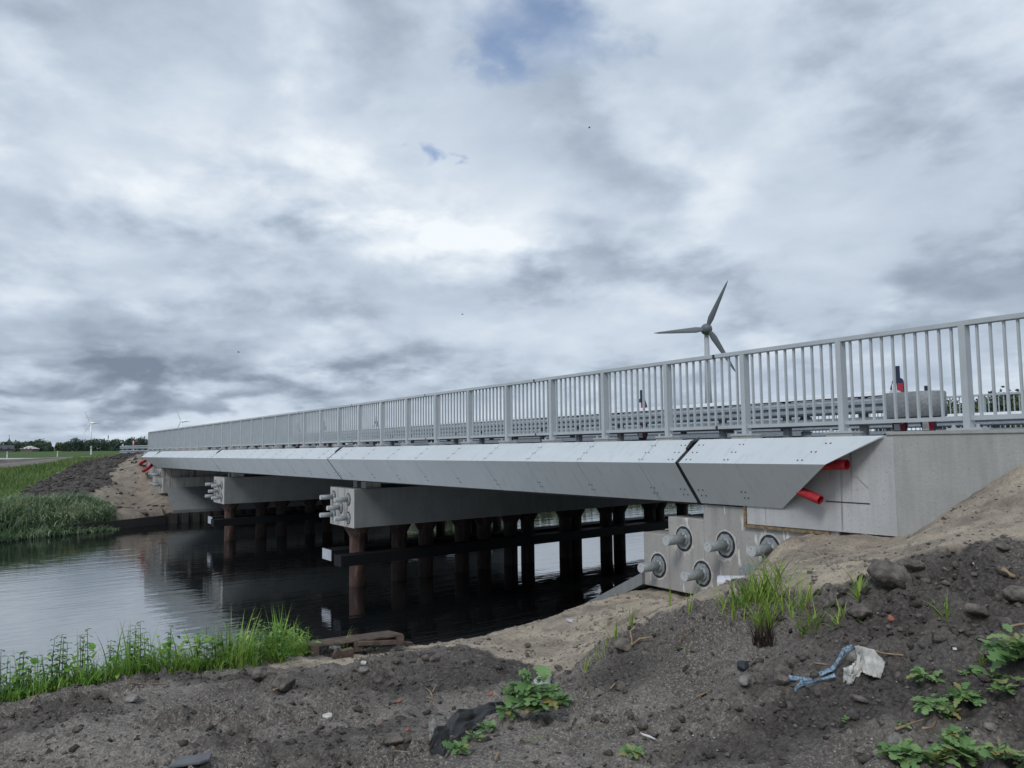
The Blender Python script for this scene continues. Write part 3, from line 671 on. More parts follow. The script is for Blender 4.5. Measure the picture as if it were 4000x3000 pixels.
railing(21.2, -1, 3.563+.5, 33, .12, 1.20, 'pale grey bar railing on the far side of the roadway behind the crash barriers')
# ---- crash barriers
def wprof(z0, h=.31, dep=.08):
    return [(0, z0), (-dep*.9, z0+h*.08), (-dep, z0+h*.2), (-dep*.9, z0+h*.34), (-.012, z0+h*.44), (-.012, z0+h*.56), (-dep*.9, z0+h*.66), (-dep, z0+h*.8), (-dep*.9, z0+h*.92), (0, z0+h)]
BPROF = [(0, -.075), (.055, -.095), (.085, -.125), (.085, -.165), (.02, -.185), (.02, -.20), (.085, -.22), (.085, -.265), (.06, -.285), (0, -.295)]
BLOW = [(0, -.36), (.06, -.38), (.06, -.45), (0, -.47)]
def barrier(y, x0, x1, label, nose=False, zt=.73):
    t = thing('crash_barrier', label, 'crash barrier', ((x0+x1)/2, y, 0.02)); x0, x1 = min(x0, x1), max(x0, x1)
    for sg, off in ((-1, -.12), (1, .12)):
        mb = MB(); mb.sheet([[(x, y+off+sg*p, zt+z+zl(x)) for p, z in BPROF] for x in np.linspace(x0, x1, 4)]); bbuild(mb, 'guard_beam', M_galv, t, solid=.006)
        mb = MB(); mb.sheet([[(x, y+off+sg*p, zt+z+zl(x)) for p, z in BLOW] for x in np.linspace(x0, x1, 4)]); bbuild(mb, 'lower_rail', M_galv, t, solid=.006)
    mb = MB(); mb.extr([(x0, y+p, zt+z+zl(x0)) for p, z in ((-.185, -.05), (-.15, .0), (-.10, .018), (.10, .018), (.15, .0), (.185, -.05))], (x1-x0, 0, zl(x1-x0))); bbuild(mb, 'top_cap', M_galv_lit, t)
    for i, x in enumerate(np.arange(x1-.5, x0, -1.33)):
        mb = MB(); mb.sbox(x-.05, x+.05, y-.05, y+.05, .0, zt-.04); po = bbuild(mb, 'post', M_galvd, t)
        mb = MB(); mb.sbox(x-.06, x+.06, y-.125, y+.125, zt-.24, zt-.15); bbuild(mb, 'spacer_block', M_galvd, po)
    return t
nb = barrier(10.9, -48, -5.95, 'long galvanised double crash barrier nearest the front railing, rounded nose at its end')
# rounded nose terminal
mb = MB(); rows = []
for z in (.345, .36, .685, .70):
    r0 = .26 if z in (.36, .685) else .245
    row = [(-5.98, 10.9-.22, z)]+[(-5.55+r0*1.1*math.cos(a), 10.9+r0*math.sin(a), z) for a in np.linspace(-math.pi/2, math.pi/2, 15)]+[(-5.98, 10.9+.22, z)]
    rows.append([(p[0], p[1], p[2]+zl(p[0])) for p in row])
mb.sheet(rows); mb.add([r for r in rows[-1]], [tuple(range(len(rows[-1])))]); bbuild(mb, 'nose_terminal', M_galvd, nb, smooth=True)
barrier(13.2, -46, -9, 'second galvanised crash barrier behind the nosed one', zt=.60)
barrier(19.9, -47, 12, 'galvanised crash barrier in front of the far railing', zt=.66)
# ---- red-white marker beacons
def beacon(x, y, zt, label, sc=1.):
    t = thing('marker_beacon', label, 'beacon', (x, y, .03+zl(x)), .0, 'red and white traffic beacons behind the barrier')
    h = zt-.03-zl(x)
    w = .105*sc; b = MB(); out = [(-w*.7, .10), (w*.7, .10), (w, .22), (w, h-.33), (w*.62, h-.20), (w*.2, h-.17), (-w*.2, h-.17), (-w*.62, h-.20), (-w, h-.33), (-w, .22)]
    b.extr([(p, 0, z) for p, z in out], (0, .05, 0)); b.build('board', M_navy, t)
    hd = MB(); hd.box((-.03, .005, h-.171), (.03, .045, h)); hd.build('handle', M_navy, t)
    for k, (za, zb) in enumerate(((h-.34-.30, h-.26), (.42, .66), (.14, .40))):
        m = MB(); a = .75*w
        m.add([(-a, -.003, za), (a*.15, -.003, za), (-a*.2, -.003, zb), (-a, -.003, zb)], [(0, 1, 2, 3)]); m.build('white_stripe', M_white, t)
        m = MB(); m.add([(a*.2, -.004, za), (a, -.004, za), (a, -.004, zb), (-a*.15, -.004, zb)], [(0, 1, 2, 3)]); m.build('red_stripe', M_beared, t)
    t.rotation_euler = (0, 0, math.radians(12 if x > -8 else 25 if x > -13 else 58))
    ft = MB(); ft.box((-.2, -.12, 0), (.2, .16, .10)); ft.build('foot', M_dark, t, bevel=.02)
    return t
bx = [(-6.13, 11.3, 1.105, 'red and white beacon standing at the rounded barrier nose'), (-5.86, 11.6, .80, 'short red and white beacon half hidden behind the rounded barrier nose'),
      (-11.55, 11.3, 1.09, 'red and white beacon seen through the railing left of the big wind turbine tower'), (-16.4, 11.3, .97, 'red and white beacon mid-bridge partly hidden by a railing post'),
      (-24.5, 11.3, 1.02, 'red and white beacon right of the beacon pair far along the barrier'), (-29.4, 11.3, .99, 'right beacon of the close pair far along the barrier'),
      (-32.4, 11.3, 1.03, 'left beacon of the close pair far along the barrier'), (-38.5, 11.3, .9, 'red and white beacon at the far end of the bridge railing'),
      (-60, 9.1, .80, 'tiny red and white beacon beyond the railing end on the far approach')]
for x, y, zt, lab in bx: beacon(x, y, zt, lab)
for x, y, d in ((-11.0, 12.6, 0), (-20.5, 12.6, 0)): pass
# ---- far approach guard rail stub
t = thing('guard_rail', 'short pale guard rail on the far approach just past the railing end', 'crash barrier', (-56, 8.4, -.2))
for z0 in (.12, .42):
    mb = MB(); mb.sheet([[(x, 8.4+p, z+z0-.45) for p, z in wprof(0, .2, .06)] for x in (-50, -56, -61)]); bbuild(mb, 'guard_beam', M_galv, t, solid=.01)
for x in np.arange(-60.5, -50, 2.0):
    mb = MB(); mb.box((x-.05, 8.42, -.9), (x+.05, 8.52, .1)); bbuild(mb, 'post', M_galv, t)
# ---- delineator posts along the far road
for (px, py, d, hh, lab) in ((355, 1777, 84, .95, 'white roadside marker post in front of the tree row, nearest the bridge'), (224, 1784, 106, .75, 'white roadside marker post in the gap between the two tree groups'),
                         (27, 1792, 104, .9, 'leaning white roadside marker post at the left end of the pale road'), (479, 1756, 75, .5, 'small white marker post beside the railing end on the far approach')):
    p = P(px, py, d); t = thing('marker_post', lab, 'marker post', p, 0, 'white marker posts along the far road'); t.rotation_euler = (0, .15 if px == 27 else 0, 0)
    mb = MB(); mb.extr([(-.07, -.06, 0), (.07, -.06, 0), (.07, .06, 0), (-.07, .06, 0)], (0, 0, hh)); mb.add([(-.07, -.06, hh), (.07, -.06, hh), (.07, .06, hh+.08), (-.07, .06, hh+.08)], [(0, 1, 2, 3), (0, 3, 2, 1)]); mb.build('post_body', M_white, t)
    mb = MB(); mb.box((.0705, -.03, hh-.28), (.075, .03, hh-.12)); mb.build('reflector', M_bolt, t)
# ================================================================== WIND TURBINES
def bladeMB(R, root, chord):
    rows = []
    for i, t in enumerate(np.linspace(0, 1, 12)):
        r = root+(R-root)*t
        c = chord*(.45+.55*sstep(0, .16, t))*(1-.80*max(0, t-.14)/.86) if t < .99 else chord*.06
        th = c*.16+chord*.05*(1-t); tw = .35*(1-t)
        row = []
        for k in range(9):
            a = 2*math.pi*k/8; u = math.cos(a)*c/2+c*.10*(t > .05); w = math.sin(a)*th/2
            row.append((u*math.cos(tw)-w*math.sin(tw), u*math.sin(tw)+w*math.cos(tw), r))
        rows.append(row)
    m = MB(); m.sheet(rows); return m
def turbine(hub, R, Ht, yaw, angs, label, mat, rtow, nac=None, egg=True, sc=1.):
    """hub: world point of the rotor centre; yaw: direction the rotor looks along (xy angle)"""
    f = Vector((math.cos(yaw), math.sin(yaw), 0))
    base = Vector(hub)-f*(rtow*2.6)-Vector((0, 0, Ht))
    t = thing('wind_turbine', label, 'wind turbine', base)
    m = MB(); m.tube([(0, 0, 0), (0, 0, Ht*.5), (0, 0, Ht-.6*rtow)], [rtow*1.7, rtow*1.3, rtow*.9], 20); m.build('tower', M_tower if mat is M_turb else mat, t, smooth=True)
    m = MB(); hubv = f*(rtow*2.6)+Vector((0, 0, Ht)); side = Vector((-f.y, f.x, 0))
    if egg: pts = [(-2.6, .4), (-1.9, 1.6), (-.6, 2.3), (.8, 2.35), (1.9, 2.15)]
    else: pts = [(-7.5, 1.0), (-7.2, 1.5), (-2, 1.6), (1.2, 1.5), (1.9, .9)]
    m.tube([Vector((0, 0, Ht))+f*(p*rtow) for p, r in pts], [r*rtow for p, r in pts], 16); m.build('nacelle', mat, t, smooth=True)
    m = MB(); pts = [(1.95, 2.15), (2.6, 1.95), (3.2, 1.4), (3.6, .35)] if egg else [(1.95, .95), (2.6, .9), (3.1, .5), (3.3, .1)]
    m.tube([Vector((0, 0, Ht))+f*(p*rtow) for p, r in pts], [r*rtow for p, r in pts], 16); m.build('hub', mat, t, smooth=True)
    for a in angs:
        b = bladeMB(R, rtow*.8, R*.125).build('blade', mat, t, smooth=True)
        u = side*math.cos(a)+Vector((0, 0, 1))*math.sin(a); w = f.cross(u)
        b.matrix_local = Matrix((( w.x, f.x, u.x, hubv.x), (w.y, f.y, u.y, hubv.y), (w.z, f.z, u.z, hubv.z), (0, 0, 0, 1)))
    return t
h = P(2762, 1283, 330); yw = math.atan2(-h[1], -h[0])
turbine(h, 22.6, 49, yw+.12, [math.radians(183.4), math.radians(65.5), math.radians(-59.4)], 'large grey three-bladed wind turbine rising behind the bridge railing', M_turb, 1.05)
rh = np.array([rt[0], rt[1]])/math.hypot(rt[0], rt[1]); fh = np.array([fw[0], fw[1]])/math.hypot(fw[0], fw[1])
fdir = -.93*rh+.36*fh; yw2 = math.atan2(fdir[1], fdir[0])
for px, py, lab in ((351, 1653, 'distant white wind turbine above the left tree row'), (706, 1646, 'distant white wind turbine peeking over the far end of the railing')):
    turbine(P(px, py, 2400), 41, 84, yw2, [math.radians(62), math.radians(-60), math.radians(180)], lab, M_turbw, 2.0, egg=False)
# ================================================================== TREES
def crown_mesh(cx, lobes, n, leaf, mat, root, name='crown'):
    """leaf clumps in a set of ellipsoid lobes (centre, radii) relative to root"""
    pts = []; per = np.array([l[1][0]*l[1][1]*l[1][2] for l in lobes])**.67; per = np.maximum(1, (n*per/per.sum()).astype(int))
    for (c, r), k in zip(lobes, per):
        d = RNG.normal(size=(k, 3)); d /= np.linalg.norm(d, axis=1)[:, None]
        rad = RNG.uniform(.45, 1.0, k)**.45
        pts.append(np.array(c)+d*rad[:, None]*np.array(r)*(1+.12*RNG.normal(size=(k, 1))))
    p = np.concatenate(pts); N = len(p)
    a = RNG.normal(size=(N, 3)); a /= np.linalg.norm(a, axis=1)[:, None]; b = np.cross(a, RNG.normal(size=(N, 3))); b /= np.linalg.norm(b, axis=1)[:, None]
    sz = leaf*RNG.uniform(.6, 1.4, (N, 1)); a *= sz; b *= sz*.7
    v = np.stack([p-a, p-b*.9, p+a, p+b], 1).reshape(-1, 3); f = np.arange(4*N).reshape(-1, 4)
    cl = fbm(p[:, 0]/(leaf*6)+p[:, 2]/(leaf*5), p[:, 1]/(leaf*6)-p[:, 2]/(leaf*7), 5, 2)
    t = np.clip(.45+.5*cl+RNG.normal(size=N)*.14, 0, 1)
    return npmesh(name, v, f, mat, root, tint=np.repeat(t, 4))
def tree(px, pbase, ptop, d, wpx, label, mat=None, n=500, leaf=.55, group=None, round_=True, cat='tree', base=None):
    b = P(px, pbase, d) if base is None else base; hgt = (pbase-ptop)/F*d; w = wpx/F*d/2
    t = thing('tree', label, cat, b, RNG.uniform(0, 6), group)
    lob = []
    k = 7 if round_ else 9
    lob.append(((0, 0, hgt*.56), (w*.85, w*.85, hgt*.40)))
    if round_: lob.append(((0, 0, hgt*.28), (w*.9, w*.9, hgt*.26)))
    for i in range(k):
        a = 2*math.pi*i/k+RNG.uniform(-.3, .3); rr = w*RNG.uniform(.35, .62); zz = hgt*RNG.uniform(.38, .80)
        lob.append(((rr*math.cos(a), rr*math.sin(a), zz), (w*RNG.uniform(.32, .5), w*RNG.uniform(.32, .5), hgt*RNG.uniform(.14, .22))))
    crown_mesh(0, lob, n, leaf, mat or M_fol, t)
    m = MB(); m.tube([(0, 0, -.4), (.05, 0, hgt*.3), (0, .08, hgt*.65)], [w*.09+.08, w*.06+.06, .04], 8)
    for i in range(5):
        a = RNG.uniform(0, 6.28); m.tube([(0, 0, hgt*.28), (w*.45*math.cos(a), w*.45*math.sin(a), hgt*.6)], [w*.04+.03, .03], 5)
    m.build('trunk', M_trunk, t)
    return t
gF = 'trees in the far rows across the fields'
LT = [  # px, top, width, depth, olive?, label
    (-60, 1722, 90, 500, 0, 'dark far tree cut by the left picture edge'), (8, 1726, 62, 520, 0, 'dark far tree just left of the church spire'), (62, 1724, 56, 480, 0, 'dark far tree right beside the church spire'),
    (92, 1727, 44, 500, 0, 'dark tree between the church spire and the pale shed'), (122, 1724, 46, 540, 0, 'dark tree standing above the pale shed roof'), (152, 1714, 46, 620, 1, 'tall rounded olive tree above the right end of the pale shed'),
    (180, 1724, 34, 620, 1, 'smaller olive tree at the right end of the left tree group'), (165, 1733, 46, 470, 0, 'low dark tree right of the pale shed'), (192, 1742, 30, 460, 0, 'lowest dark tree closing the left tree group'), (110, 1742, 50, 470, 0, 'low green bush tree left of the pale shed'),
    (232, 1731, 34, 560, 1, 'hazy pale tree at the left end of the long tree row'), (258, 1728, 40, 420, 0, 'first dark tree of the long row, counted from the gap'), (292, 1711, 48, 420, 0, 'tallest rounded tree of the long row, left of the white turbine'),
    (325, 1719, 44, 430, 0, 'dark tree of the long row just left of the white turbine tower'), (352, 1718, 44, 420, 0, 'dark tree of the long row at the foot of the white turbine'), (385, 1713, 52, 420, 0, 'broad dark tree of the long row right of the white turbine'),
    (418, 1719, 42, 430, 0, 'dark tree in the long row below the thin mast'), (452, 1716, 50, 410, 0, 'dark tree near the right end of the long row'), (474, 1732, 26, 420, 0, 'small dark tree ending the long row'),
    (508, 1711, 44, 380, 0, 'dark tree behind the far beacon'), (538, 1712, 40, 400, 1, 'olive tree touching the railing end'), (556, 1708, 44, 380, 0, 'dark tree directly behind the end post of the railing'), (590, 1716, 50, 400, 0, 'dark tree hidden behind the far end of the railing')]
for px, top, w, d, ol, lab in LT: tree(px, 1766, top-3, d, w*1.12, lab, M_fold if ol else M_fol, 1500, .00085*d, gF)
# right trees behind the far railing
RTt = [(3330, 1655, 60, 80, 'ragged green tree left of the rounded barrier nose'), (3480, 1640, 110, 90, 'green tree right behind the rounded barrier nose'), (3700, 1555, 150, 88, 'leafy tree seen between balusters right of the rounded nose'), (3850, 1562, 130, 95, 'bushy green tree behind the second railing post from the right edge'), (3935, 1530, 140, 84, 'tall leafy tree between the last two railing posts'), (4040, 1515, 190, 80, 'tall leafy tree at the right picture edge'), (3790, 1600, 120, 70, 'low shrubby tree in front of the right hand trees'), (3080, 1680, 120, 110, 'low green tree glimpsed under the barrier left of the nose'),(2900, 1690, 140, 120, 'low green tree glimpsed below the railing near the turbine tower')]
for px, top, w, d, lab in RTt:
    b = P(px, 1720+1.5/d*F*.9, d); b[2] = -1.4
    tree(px, 1720+1.4/d*F, top, d, w, lab, M_fol if px % 2 else M_fold, 2600, .20, 'trees behind the far railing', False, base=b)
hedge = []
for i in range(260):
    y = RNG.uniform(26, 75); x = -.42*(y-26)-2+RNG.uniform(-10, 24); hedge.append(((x, y, -1.1+RNG.uniform(0, .5)), (RNG.uniform(.8, 1.6), RNG.uniform(.8, 1.6), RNG.uniform(.4, .9))))
o = crown_mesh(0, hedge, 9000, .18, M_fol, None, 'undergrowth'); o['kind'] = 'stuff'; tag(o, 'band of low green undergrowth behind the far railing', 'undergrowth')
# opposite shore greenery beyond the bridge (reflected in the water between the piles)
hedge = []
for i in range(170):
    y = RNG.uniform(23, 80); x = -40.3-(y-20)*.11-RNG.uniform(0, 4); hedge.append(((x, y, -2.6+RNG.uniform(0, .8)), (RNG.uniform(.6, 1.2), RNG.uniform(.6, 1.2), RNG.uniform(.5, 1.0))))
o = crown_mesh(0, hedge, 9000, .16, M_fold, None, 'shore_scrub'); o['kind'] = 'stuff'; tag(o, 'green scrub along the opposite shore seen under the bridge', 'scrub')
# ================================================================== FAR BUILDINGS
def house(px, pb, d, W, D, Hw, Hr, label, yaw, roof, hip=False):
    b = P(px, pb, d); t = thing('farm_house', label, 'building', b, yaw)
    m = MB(); m.box((-W/2, -D/2, -.5), (W/2, D/2, Hw)); w_ = m.build('wall', M_wall, t)
    m = MB(); e = .5; r = W/2-2.5 if hip else W/2+e
    m.add([(-W/2-e, -D/2-e, Hw+.003), (W/2+e, -D/2-e, Hw+.003), (W/2+e, D/2+e, Hw+.003), (-W/2-e, D/2+e, Hw+.003), (-r, 0, Hw+Hr), (r, 0, Hw+Hr)], [(0, 1, 5, 4), (2, 3, 4, 5), (1, 2, 5), (3, 0, 4), (0, 3, 2, 1)]); m.build('roof', roof, t)
    for i in range(3):
        m = MB(); x = -W/3+i*W/3; m.box((x-.6, -D/2-.06, .8), (x+.6, -D/2-.003, 1.9)); m.build('window', M_bolt, t)
    return t
yb = math.atan2(fh[1], fh[0])-math.pi/2
house(116, 1762, 440, 6.8, 6, 1.2, 1.7, 'low farm shed with a pale pinkish roof in front of dark trees', yb, M_roofp, True)
house(6, 1763, 400, 10, 7, 1.1, 2.0, 'dark gabled barn at the left picture edge below the church spire', yb+.5, M_roofd)
c = P(34, 1763, 640); t = thing('church_tower', 'dark church tower with a pointed roof rising from the left trees', 'church', c)
m = MB(); m.box((-2, -2, -1), (2, 2, 7.2)); m.build('tower', M_roofd, t)
m = MB(); m.tube([(0, 0, 7.2), (0, 0, 8.3), (0, 0, 9.8), (0, 0, 11.6)], [3.0, 1.6, .45, .12], 8); m.build('spire', M_roofd, t)
m = MB(); m.tube([(0, 0, 11.6), (0, 0, 13.2)], [.10, .08], 6); m.tube([(0, 0, 12.8), (0, 0, 13.3)], [.35, .35], 6); m.build('weathervane', M_roofd, t)
c = P(421, 1763, 900); t = thing('radio_mast', 'thin mast standing behind the long tree row', 'mast', c); m = MB(); m.tube([(0, 0, 0), (0, 0, 18.5)], [.35, .25], 6); m.build('pole', M_turb, t)
m = MB(); m.tube([(0, 0, 15), (0, 0, 19)], [.55, .4], 6); m.build('antenna', M_turb, t)
# ================================================================== STONES, CLODS, LITTER
def rock(name, p, size, mat, label=None, cat=None, group=None, seed=0, sq=(1, 1, .75), sink=.25, rz=0., ang=.22, sub=4):
    import bmesh
    bm = bmesh.new(); bmesh.ops.create_icosphere(bm, subdivisions=sub, radius=1)
    r = np.random.default_rng(seed+100); ks = r.normal(size=(9, 3)); ks /= np.linalg.norm(ks, axis=1)[:, None]; off = r.uniform(.62, .95, 9)
    co = np.array([v.co[:] for v in bm.verts])
    for k, o in zip(ks, off):
        d = co@k; ex = np.maximum(0, d-o); co = co-np.outer(ex*.85, k)
    nz = fbm(co[:, 0]*1.7+seed, co[:, 1]*1.7+co[:, 2]*1.3, seed, 4)*ang+.06*np.abs(perlin(co[:, 0]*5+co[:, 2]*4, co[:, 1]*5-co[:, 2]*3, seed+7))
    co = co*(1+nz[:, None])*np.array(sq)*size
    me = bpy.data.meshes.new(name)
    for v, c in zip(bm.verts, co): v.co = c
    for f in bm.faces: f.smooth = True
    bm.to_mesh(me); bm.free(); me.materials.append(mat)
    o = bpy.data.objects.new(name, me); link(o); o.location = (p[0], p[1], p[2]+size*sq[2]*(1-2*sink)); o.rotation_euler = (r.uniform(-.25, .25), r.uniform(-.25, .25), rz or r.uniform(0, 6))
    return tag(o, label, cat, group)
gC = 'clods and stones lying on the bank'
ST = [ # px, py(base), width px, label, mat, sq
    (1105, 2692, 118, 'large dark earth clod on the bank left of the pallet foot', 0, (1, .8, .62)), (1010, 2660, 70, 'dark clod partly behind the largest left clod', 0, (1, .8, .7)), (515, 2735, 105, 'flat grey slab of clod below the bank grass', 1, (1.1, .5, .28)),
    (300, 2860, 42, 'small round clod alone on the left bank', 0, (1, 1, .7)), (3480, 2292, 170, 'biggest rounded earth lump on the mound crest under the wing wall', 0, (1, .9, .62)), (3570, 2228, 84, 'dark lump behind the biggest lump on the crest', 0, (1, .8, .55)),
    (3340, 2600, 92, 'cracked grey lump right of the scorched grass tussock', 1, (1, .8, .7)), (3300, 2330, 60, 'dark clod below the grass right of the plastic pipe', 0, (1, .9, .7)), (3360, 2420, 100, 'rounded dark clod on the rubble slope above the cloth', 0, (1, .8, .62)),
    (3820, 2400, 110, 'wide smooth dark lump near the right picture edge', 0, (1.2, .8, .5)), (3985, 2350, 110, 'dark lump cut by the right picture edge', 0, (1, .9, .7)), (3062, 2640, 84, 'brown clod just left of the blue netting', 0, (1.1, .7, .6)), (3050, 2668, 66, 'second brown clod against the blue netting tip', 0, (1, .8, .7)),
    (2905, 2625, 62, 'blue black tarry lump above a pale cobble', 2, (1, .8, .62)), (2908, 2675, 56, 'pale round cobble under the tarry lump', 1, (1.1, .8, .75)), (2882, 2787, 40, 'brown ball of clay right of the pebble cluster', 0, (1, 1, .8)), (2868, 2865, 34, 'small dark clod low on the right slope', 0, (1, 1, .8)),
    (2462, 2815, 34, 'upper left ball of the clod cluster', 0, (1, 1, .85)), (2510, 2855, 46, 'middle dark ball of the clod cluster', 0, (1, 1, .8)), (2462, 2872, 40, 'lower left ball of the clod cluster', 0, (1, .9, .85)), (2548, 2882, 50, 'lower right ball of the clod cluster', 0, (1, .9, .7)), (2638, 2855, 50, 'dark pair of clods right of the clod cluster', 0, (1.1, .8, .7)), (2538, 2808, 22, 'smallest ball above the clod cluster', 0, (1, 1, .9)),
    (1545, 2590, 40, 'dark clod on the sand edge right of the pallet', 0, (1, .9, .7)), (1665, 2578, 38, 'left clod of a pair on the central crest', 0, (1, .9, .7)), (1690, 2583, 36, 'right clod of a pair on the central crest', 0, (1, .9, .7)), (1420, 2632, 46, 'grey clod among rubble below the pallet', 1, (1, .9, .7)),
    (1665, 2845, 40, 'dark clod in the hollow above the plastic sheet', 0, (1, 1, .7)), (1535, 2905, 88, 'broad brown lump in the hollow left of the plastic sheet', 0, (1.1, .8, .55)), (1590, 2900, 40, 'clod touching the broad brown lump', 0, (1, .9, .8)), (2180, 2622, 34, 'dark clod at the tip of the sand tongue', 0, (1, 1, .7)),
    (2060, 2530, 26, 'small dark clod on the sand', 0, (1, 1, .8)), (2440, 2540, 92, 'grey clod under the forked root', 0, (1.1, .8, .6)), (2905, 2320, 70, 'black clod behind the grass by the plastic pipe', 0, (1, .8, .8)), (3870, 2860, 52, 'pale grey cobble between weeds at the right', 1, (1.1, .8, .6)), (3355, 2968, 34, 'pale cobble at the bottom left of the lower weeds', 1, (1, .9, .8)), (3500, 2925, 84, 'pale flat stone behind the lower weed', 1, (1.1, .7, .6)), (3352, 2745, 60, 'brown shell-like lump below the white cloth', 0, (1.2, .7, .5)), (3920, 2150, 60, 'dark clod on the mound crest at the far right', 0, (1, .9, .5))]
for i, (px, py, wpx, lab, mi, sq) in enumerate(ST):
    g = G(px, py, 2.5, 12)
    if g is None: continue
    d = float(np.dot(g, fw)); rock('clod' if mi == 0 else 'stone', g, wpx/F*d/2, (M_stone, M_stoneg, M_dark)[mi], lab, 'clod' if mi == 0 else 'stone', gC, i, sq, .2, rz=-YAW+.8 if sq[2] < .4 else 0)
# loose crumbs, gravel, white shell bits: uncountable
def icoV():
    import bmesh
    bm = bmesh.new(); bmesh.ops.create_icosphere(bm, subdivisions=1, radius=1); v = np.array([x.co[:] for x in bm.verts]); f = np.array([[q.index for q in x.verts] for x in bm.faces]); bm.free(); return v, f
IV, IF = icoV()
def scatter(name, pts, size, mat, label, cat, flat=.7):
    N = len(pts); v = IV[None]*(1+.52*RNG.normal(size=(N, len(IV), 1)).clip(-1.3, 1.3))*np.array([1, 1, 1])[None, None]
    a = RNG.uniform(0, 6.28, N); ca, sa = np.cos(a)[:, None], np.sin(a)[:, None]
    sx = RNG.uniform(.7, 1.4, (N, 1)); x = v[:, :, 0]*sx; y = v[:, :, 1]; z = v[:, :, 2]*flat
    q = np.stack([x*ca-y*sa, x*sa+y*ca, z], 2)*size[:, None, None]+pts[:, None]
    f = (IF[None]+(np.arange(N)*len(IV))[:, None, None]).reshape(-1, 3)
    o = npmesh(name, q.reshape(-1, 3), f, mat); o['kind'] = 'stuff'; return tag(o, label, cat)
def groundpts(n, fn, x0=-11, x1=-.6, y0=-.3, y1=7.4):
    x = RNG.uniform(x0, x1, n*6); y = RNG.uniform(y0, y1, n*6)
    k = fn(x, y) > RNG.random(n*6); x, y = x[k][:n], y[k][:n]
    h = Hd(x, y); ok = polydist(x, y, crest) < .1; return np.stack([x, y, h], 1)[ok]
def soilish(x, y):
    s, g = masks(x, y); pit = .5+.5*fbm(x/1.1, y/1.1, 91, 2)
    return np.where(s > .5, .10, .25+.75*sstep(.42, .65, pit))*np.clip(1.25-np.hypot(x, y)/16, .15, 1)
p = groundpts(22000, soilish); scatter('soil_crumbs', p, (.003+.013*RNG.random(len(p))**4), M_stone, 'loose dark crumbs and small clods over the bare bank', 'soil crumbs')
def rub(x, y):
    q = P(3500, 2400, 4.9); q2 = P(1700, 2560, 7.4); q3 = P(2450, 2560, 6.2)
    return np.exp(-((x-q[0])**2+(y-q[1])**2)/.7)+.8*np.exp(-((x-q2[0])**2/.3+(y-q2[1])**2/1.2))+.7*np.exp(-((x-q3[0])**2+(y-q3[1])**2)/.25)
p = groundpts(3000, lambda x, y: np.where(masks(x, y)[0] > .8, .15+.85*sstep(.0, .4, fbm(x/.8, y/.8, 303, 4)), 0)); scatter('sand_lumps', p, .006+.026*RNG.random(len(p))**2.6, simple('damp_sand_lump', (.24, .21, .175), .95, 0, .25, 20, .5, spec=.2), 'damp sand lumps crumbled over the sand slope', 'sand lumps', .7)
M_peat = simple('dark_peat_clod', (.075, .067, .062), .95, 0, .5, 20, .6, spec=.15)
def peaty(x, y): return np.clip(.12+1.2*sstep(.05, .4, fbm(x/1.1, y/1.1, 203, 5))+rub(x, y), 0, 1)*np.where(masks(x, y)[0] > .5, .06, 1)
p = groundpts(3200, peaty); scatter('peat_clods', p, (.008+.024*RNG.random(len(p))**3), M_peat, 'dark crumbly peat clods strewn over the disturbed soil', 'soil clods', .75)
p = groundpts(900, rub); scatter('gravel', p, (.010+.030*RNG.random(len(p))**2.6), M_stone, 'dark gravel and lumps spilling down the mound', 'gravel', .8)
p = groundpts(1100, lambda x, y: soilish(x, y)*.8); p[:, 2] += .004; scatter('shell_bits', p, (.002+.004*RNG.random(len(p))), simple('pale_shell', (.42, .40, .37), .8), 'tiny pale shell fragments and pebbles sprinkled over the soil', 'shell bits', .6)
# sticks and roots
def stick(pp, r, label, mat=None, d0=2.5, lift=.02, cat='root'):
    pts = []
    for px, py in pp:
        g = G(px, py, d0, 12)
        if g is None: return
        pts.append(g+np.array([0, 0, lift]))
    m = MB(); rr = [r*(1-.5*i/max(1, len(pts)-1)) for i in range(len(pts))]; m.tube(pts, rr, 6); return tag(m.build('root' if cat == 'root' else 'stick', mat or M_stick, smooth=True), label, cat, 'dry roots and stalks scattered over the bank')
stick([(2482, 2478), (2462, 2500), (2470, 2530), (2465, 2548)], .010, 'upright arm of the forked pale root on the central clod', lift=.05); stick([(2468, 2545), (2500, 2522), (2550, 2514)], .010, 'side arm of the forked pale root on the central clod', lift=.05)
stick([(2280, 2735), (2295, 2710), (2320, 2698)], .006, 'curved dry stalk below the sand tongue'); stick([(2385, 2702), (2400, 2685), (2404, 2678)], .007, 'short pale root right of the curved stalk')
stick([(2720, 2738), (2760, 2725), (2780, 2705)], .006, 'bent thin root in the middle of the right slope'); stick([(1690, 2735), (1680, 2712), (1665, 2700)], .006, 'left pale stalk in the hollow'); stick([(1665, 2735), (1695, 2742)], .006, 'low pale stalk in the hollow'); stick([(1690, 2712), (1712, 2670)], .006, 'upright pale stalk in the hollow')
stick([(1068, 2708), (1110, 2690), (1165, 2662)], .009, 'long dry stalk leaning on the largest left clod'); stick([(500, 2680), (560, 2683), (650, 2683)], .009, 'long green stem lying along the left bank grass'); stick([(120, 2755), (135, 2732), (165, 2708)], .010, 'pale twig at the far left bank')
stick([(830, 2850), (860, 2825), (890, 2800)], .006, 'thin pale stalk on the left bank'); stick([(3500, 2880), (3560, 2845), (3640, 2820)], .007, 'long brown stalk above the lower weeds'); stick([(3605, 2885), (3640, 2860), (3660, 2840)], .006, 'short brown stalk above the lower weeds'); stick([(3905, 2940), (3918, 2980), (3960, 3010)], .008, 'curved tan stalk in the lower right weeds')
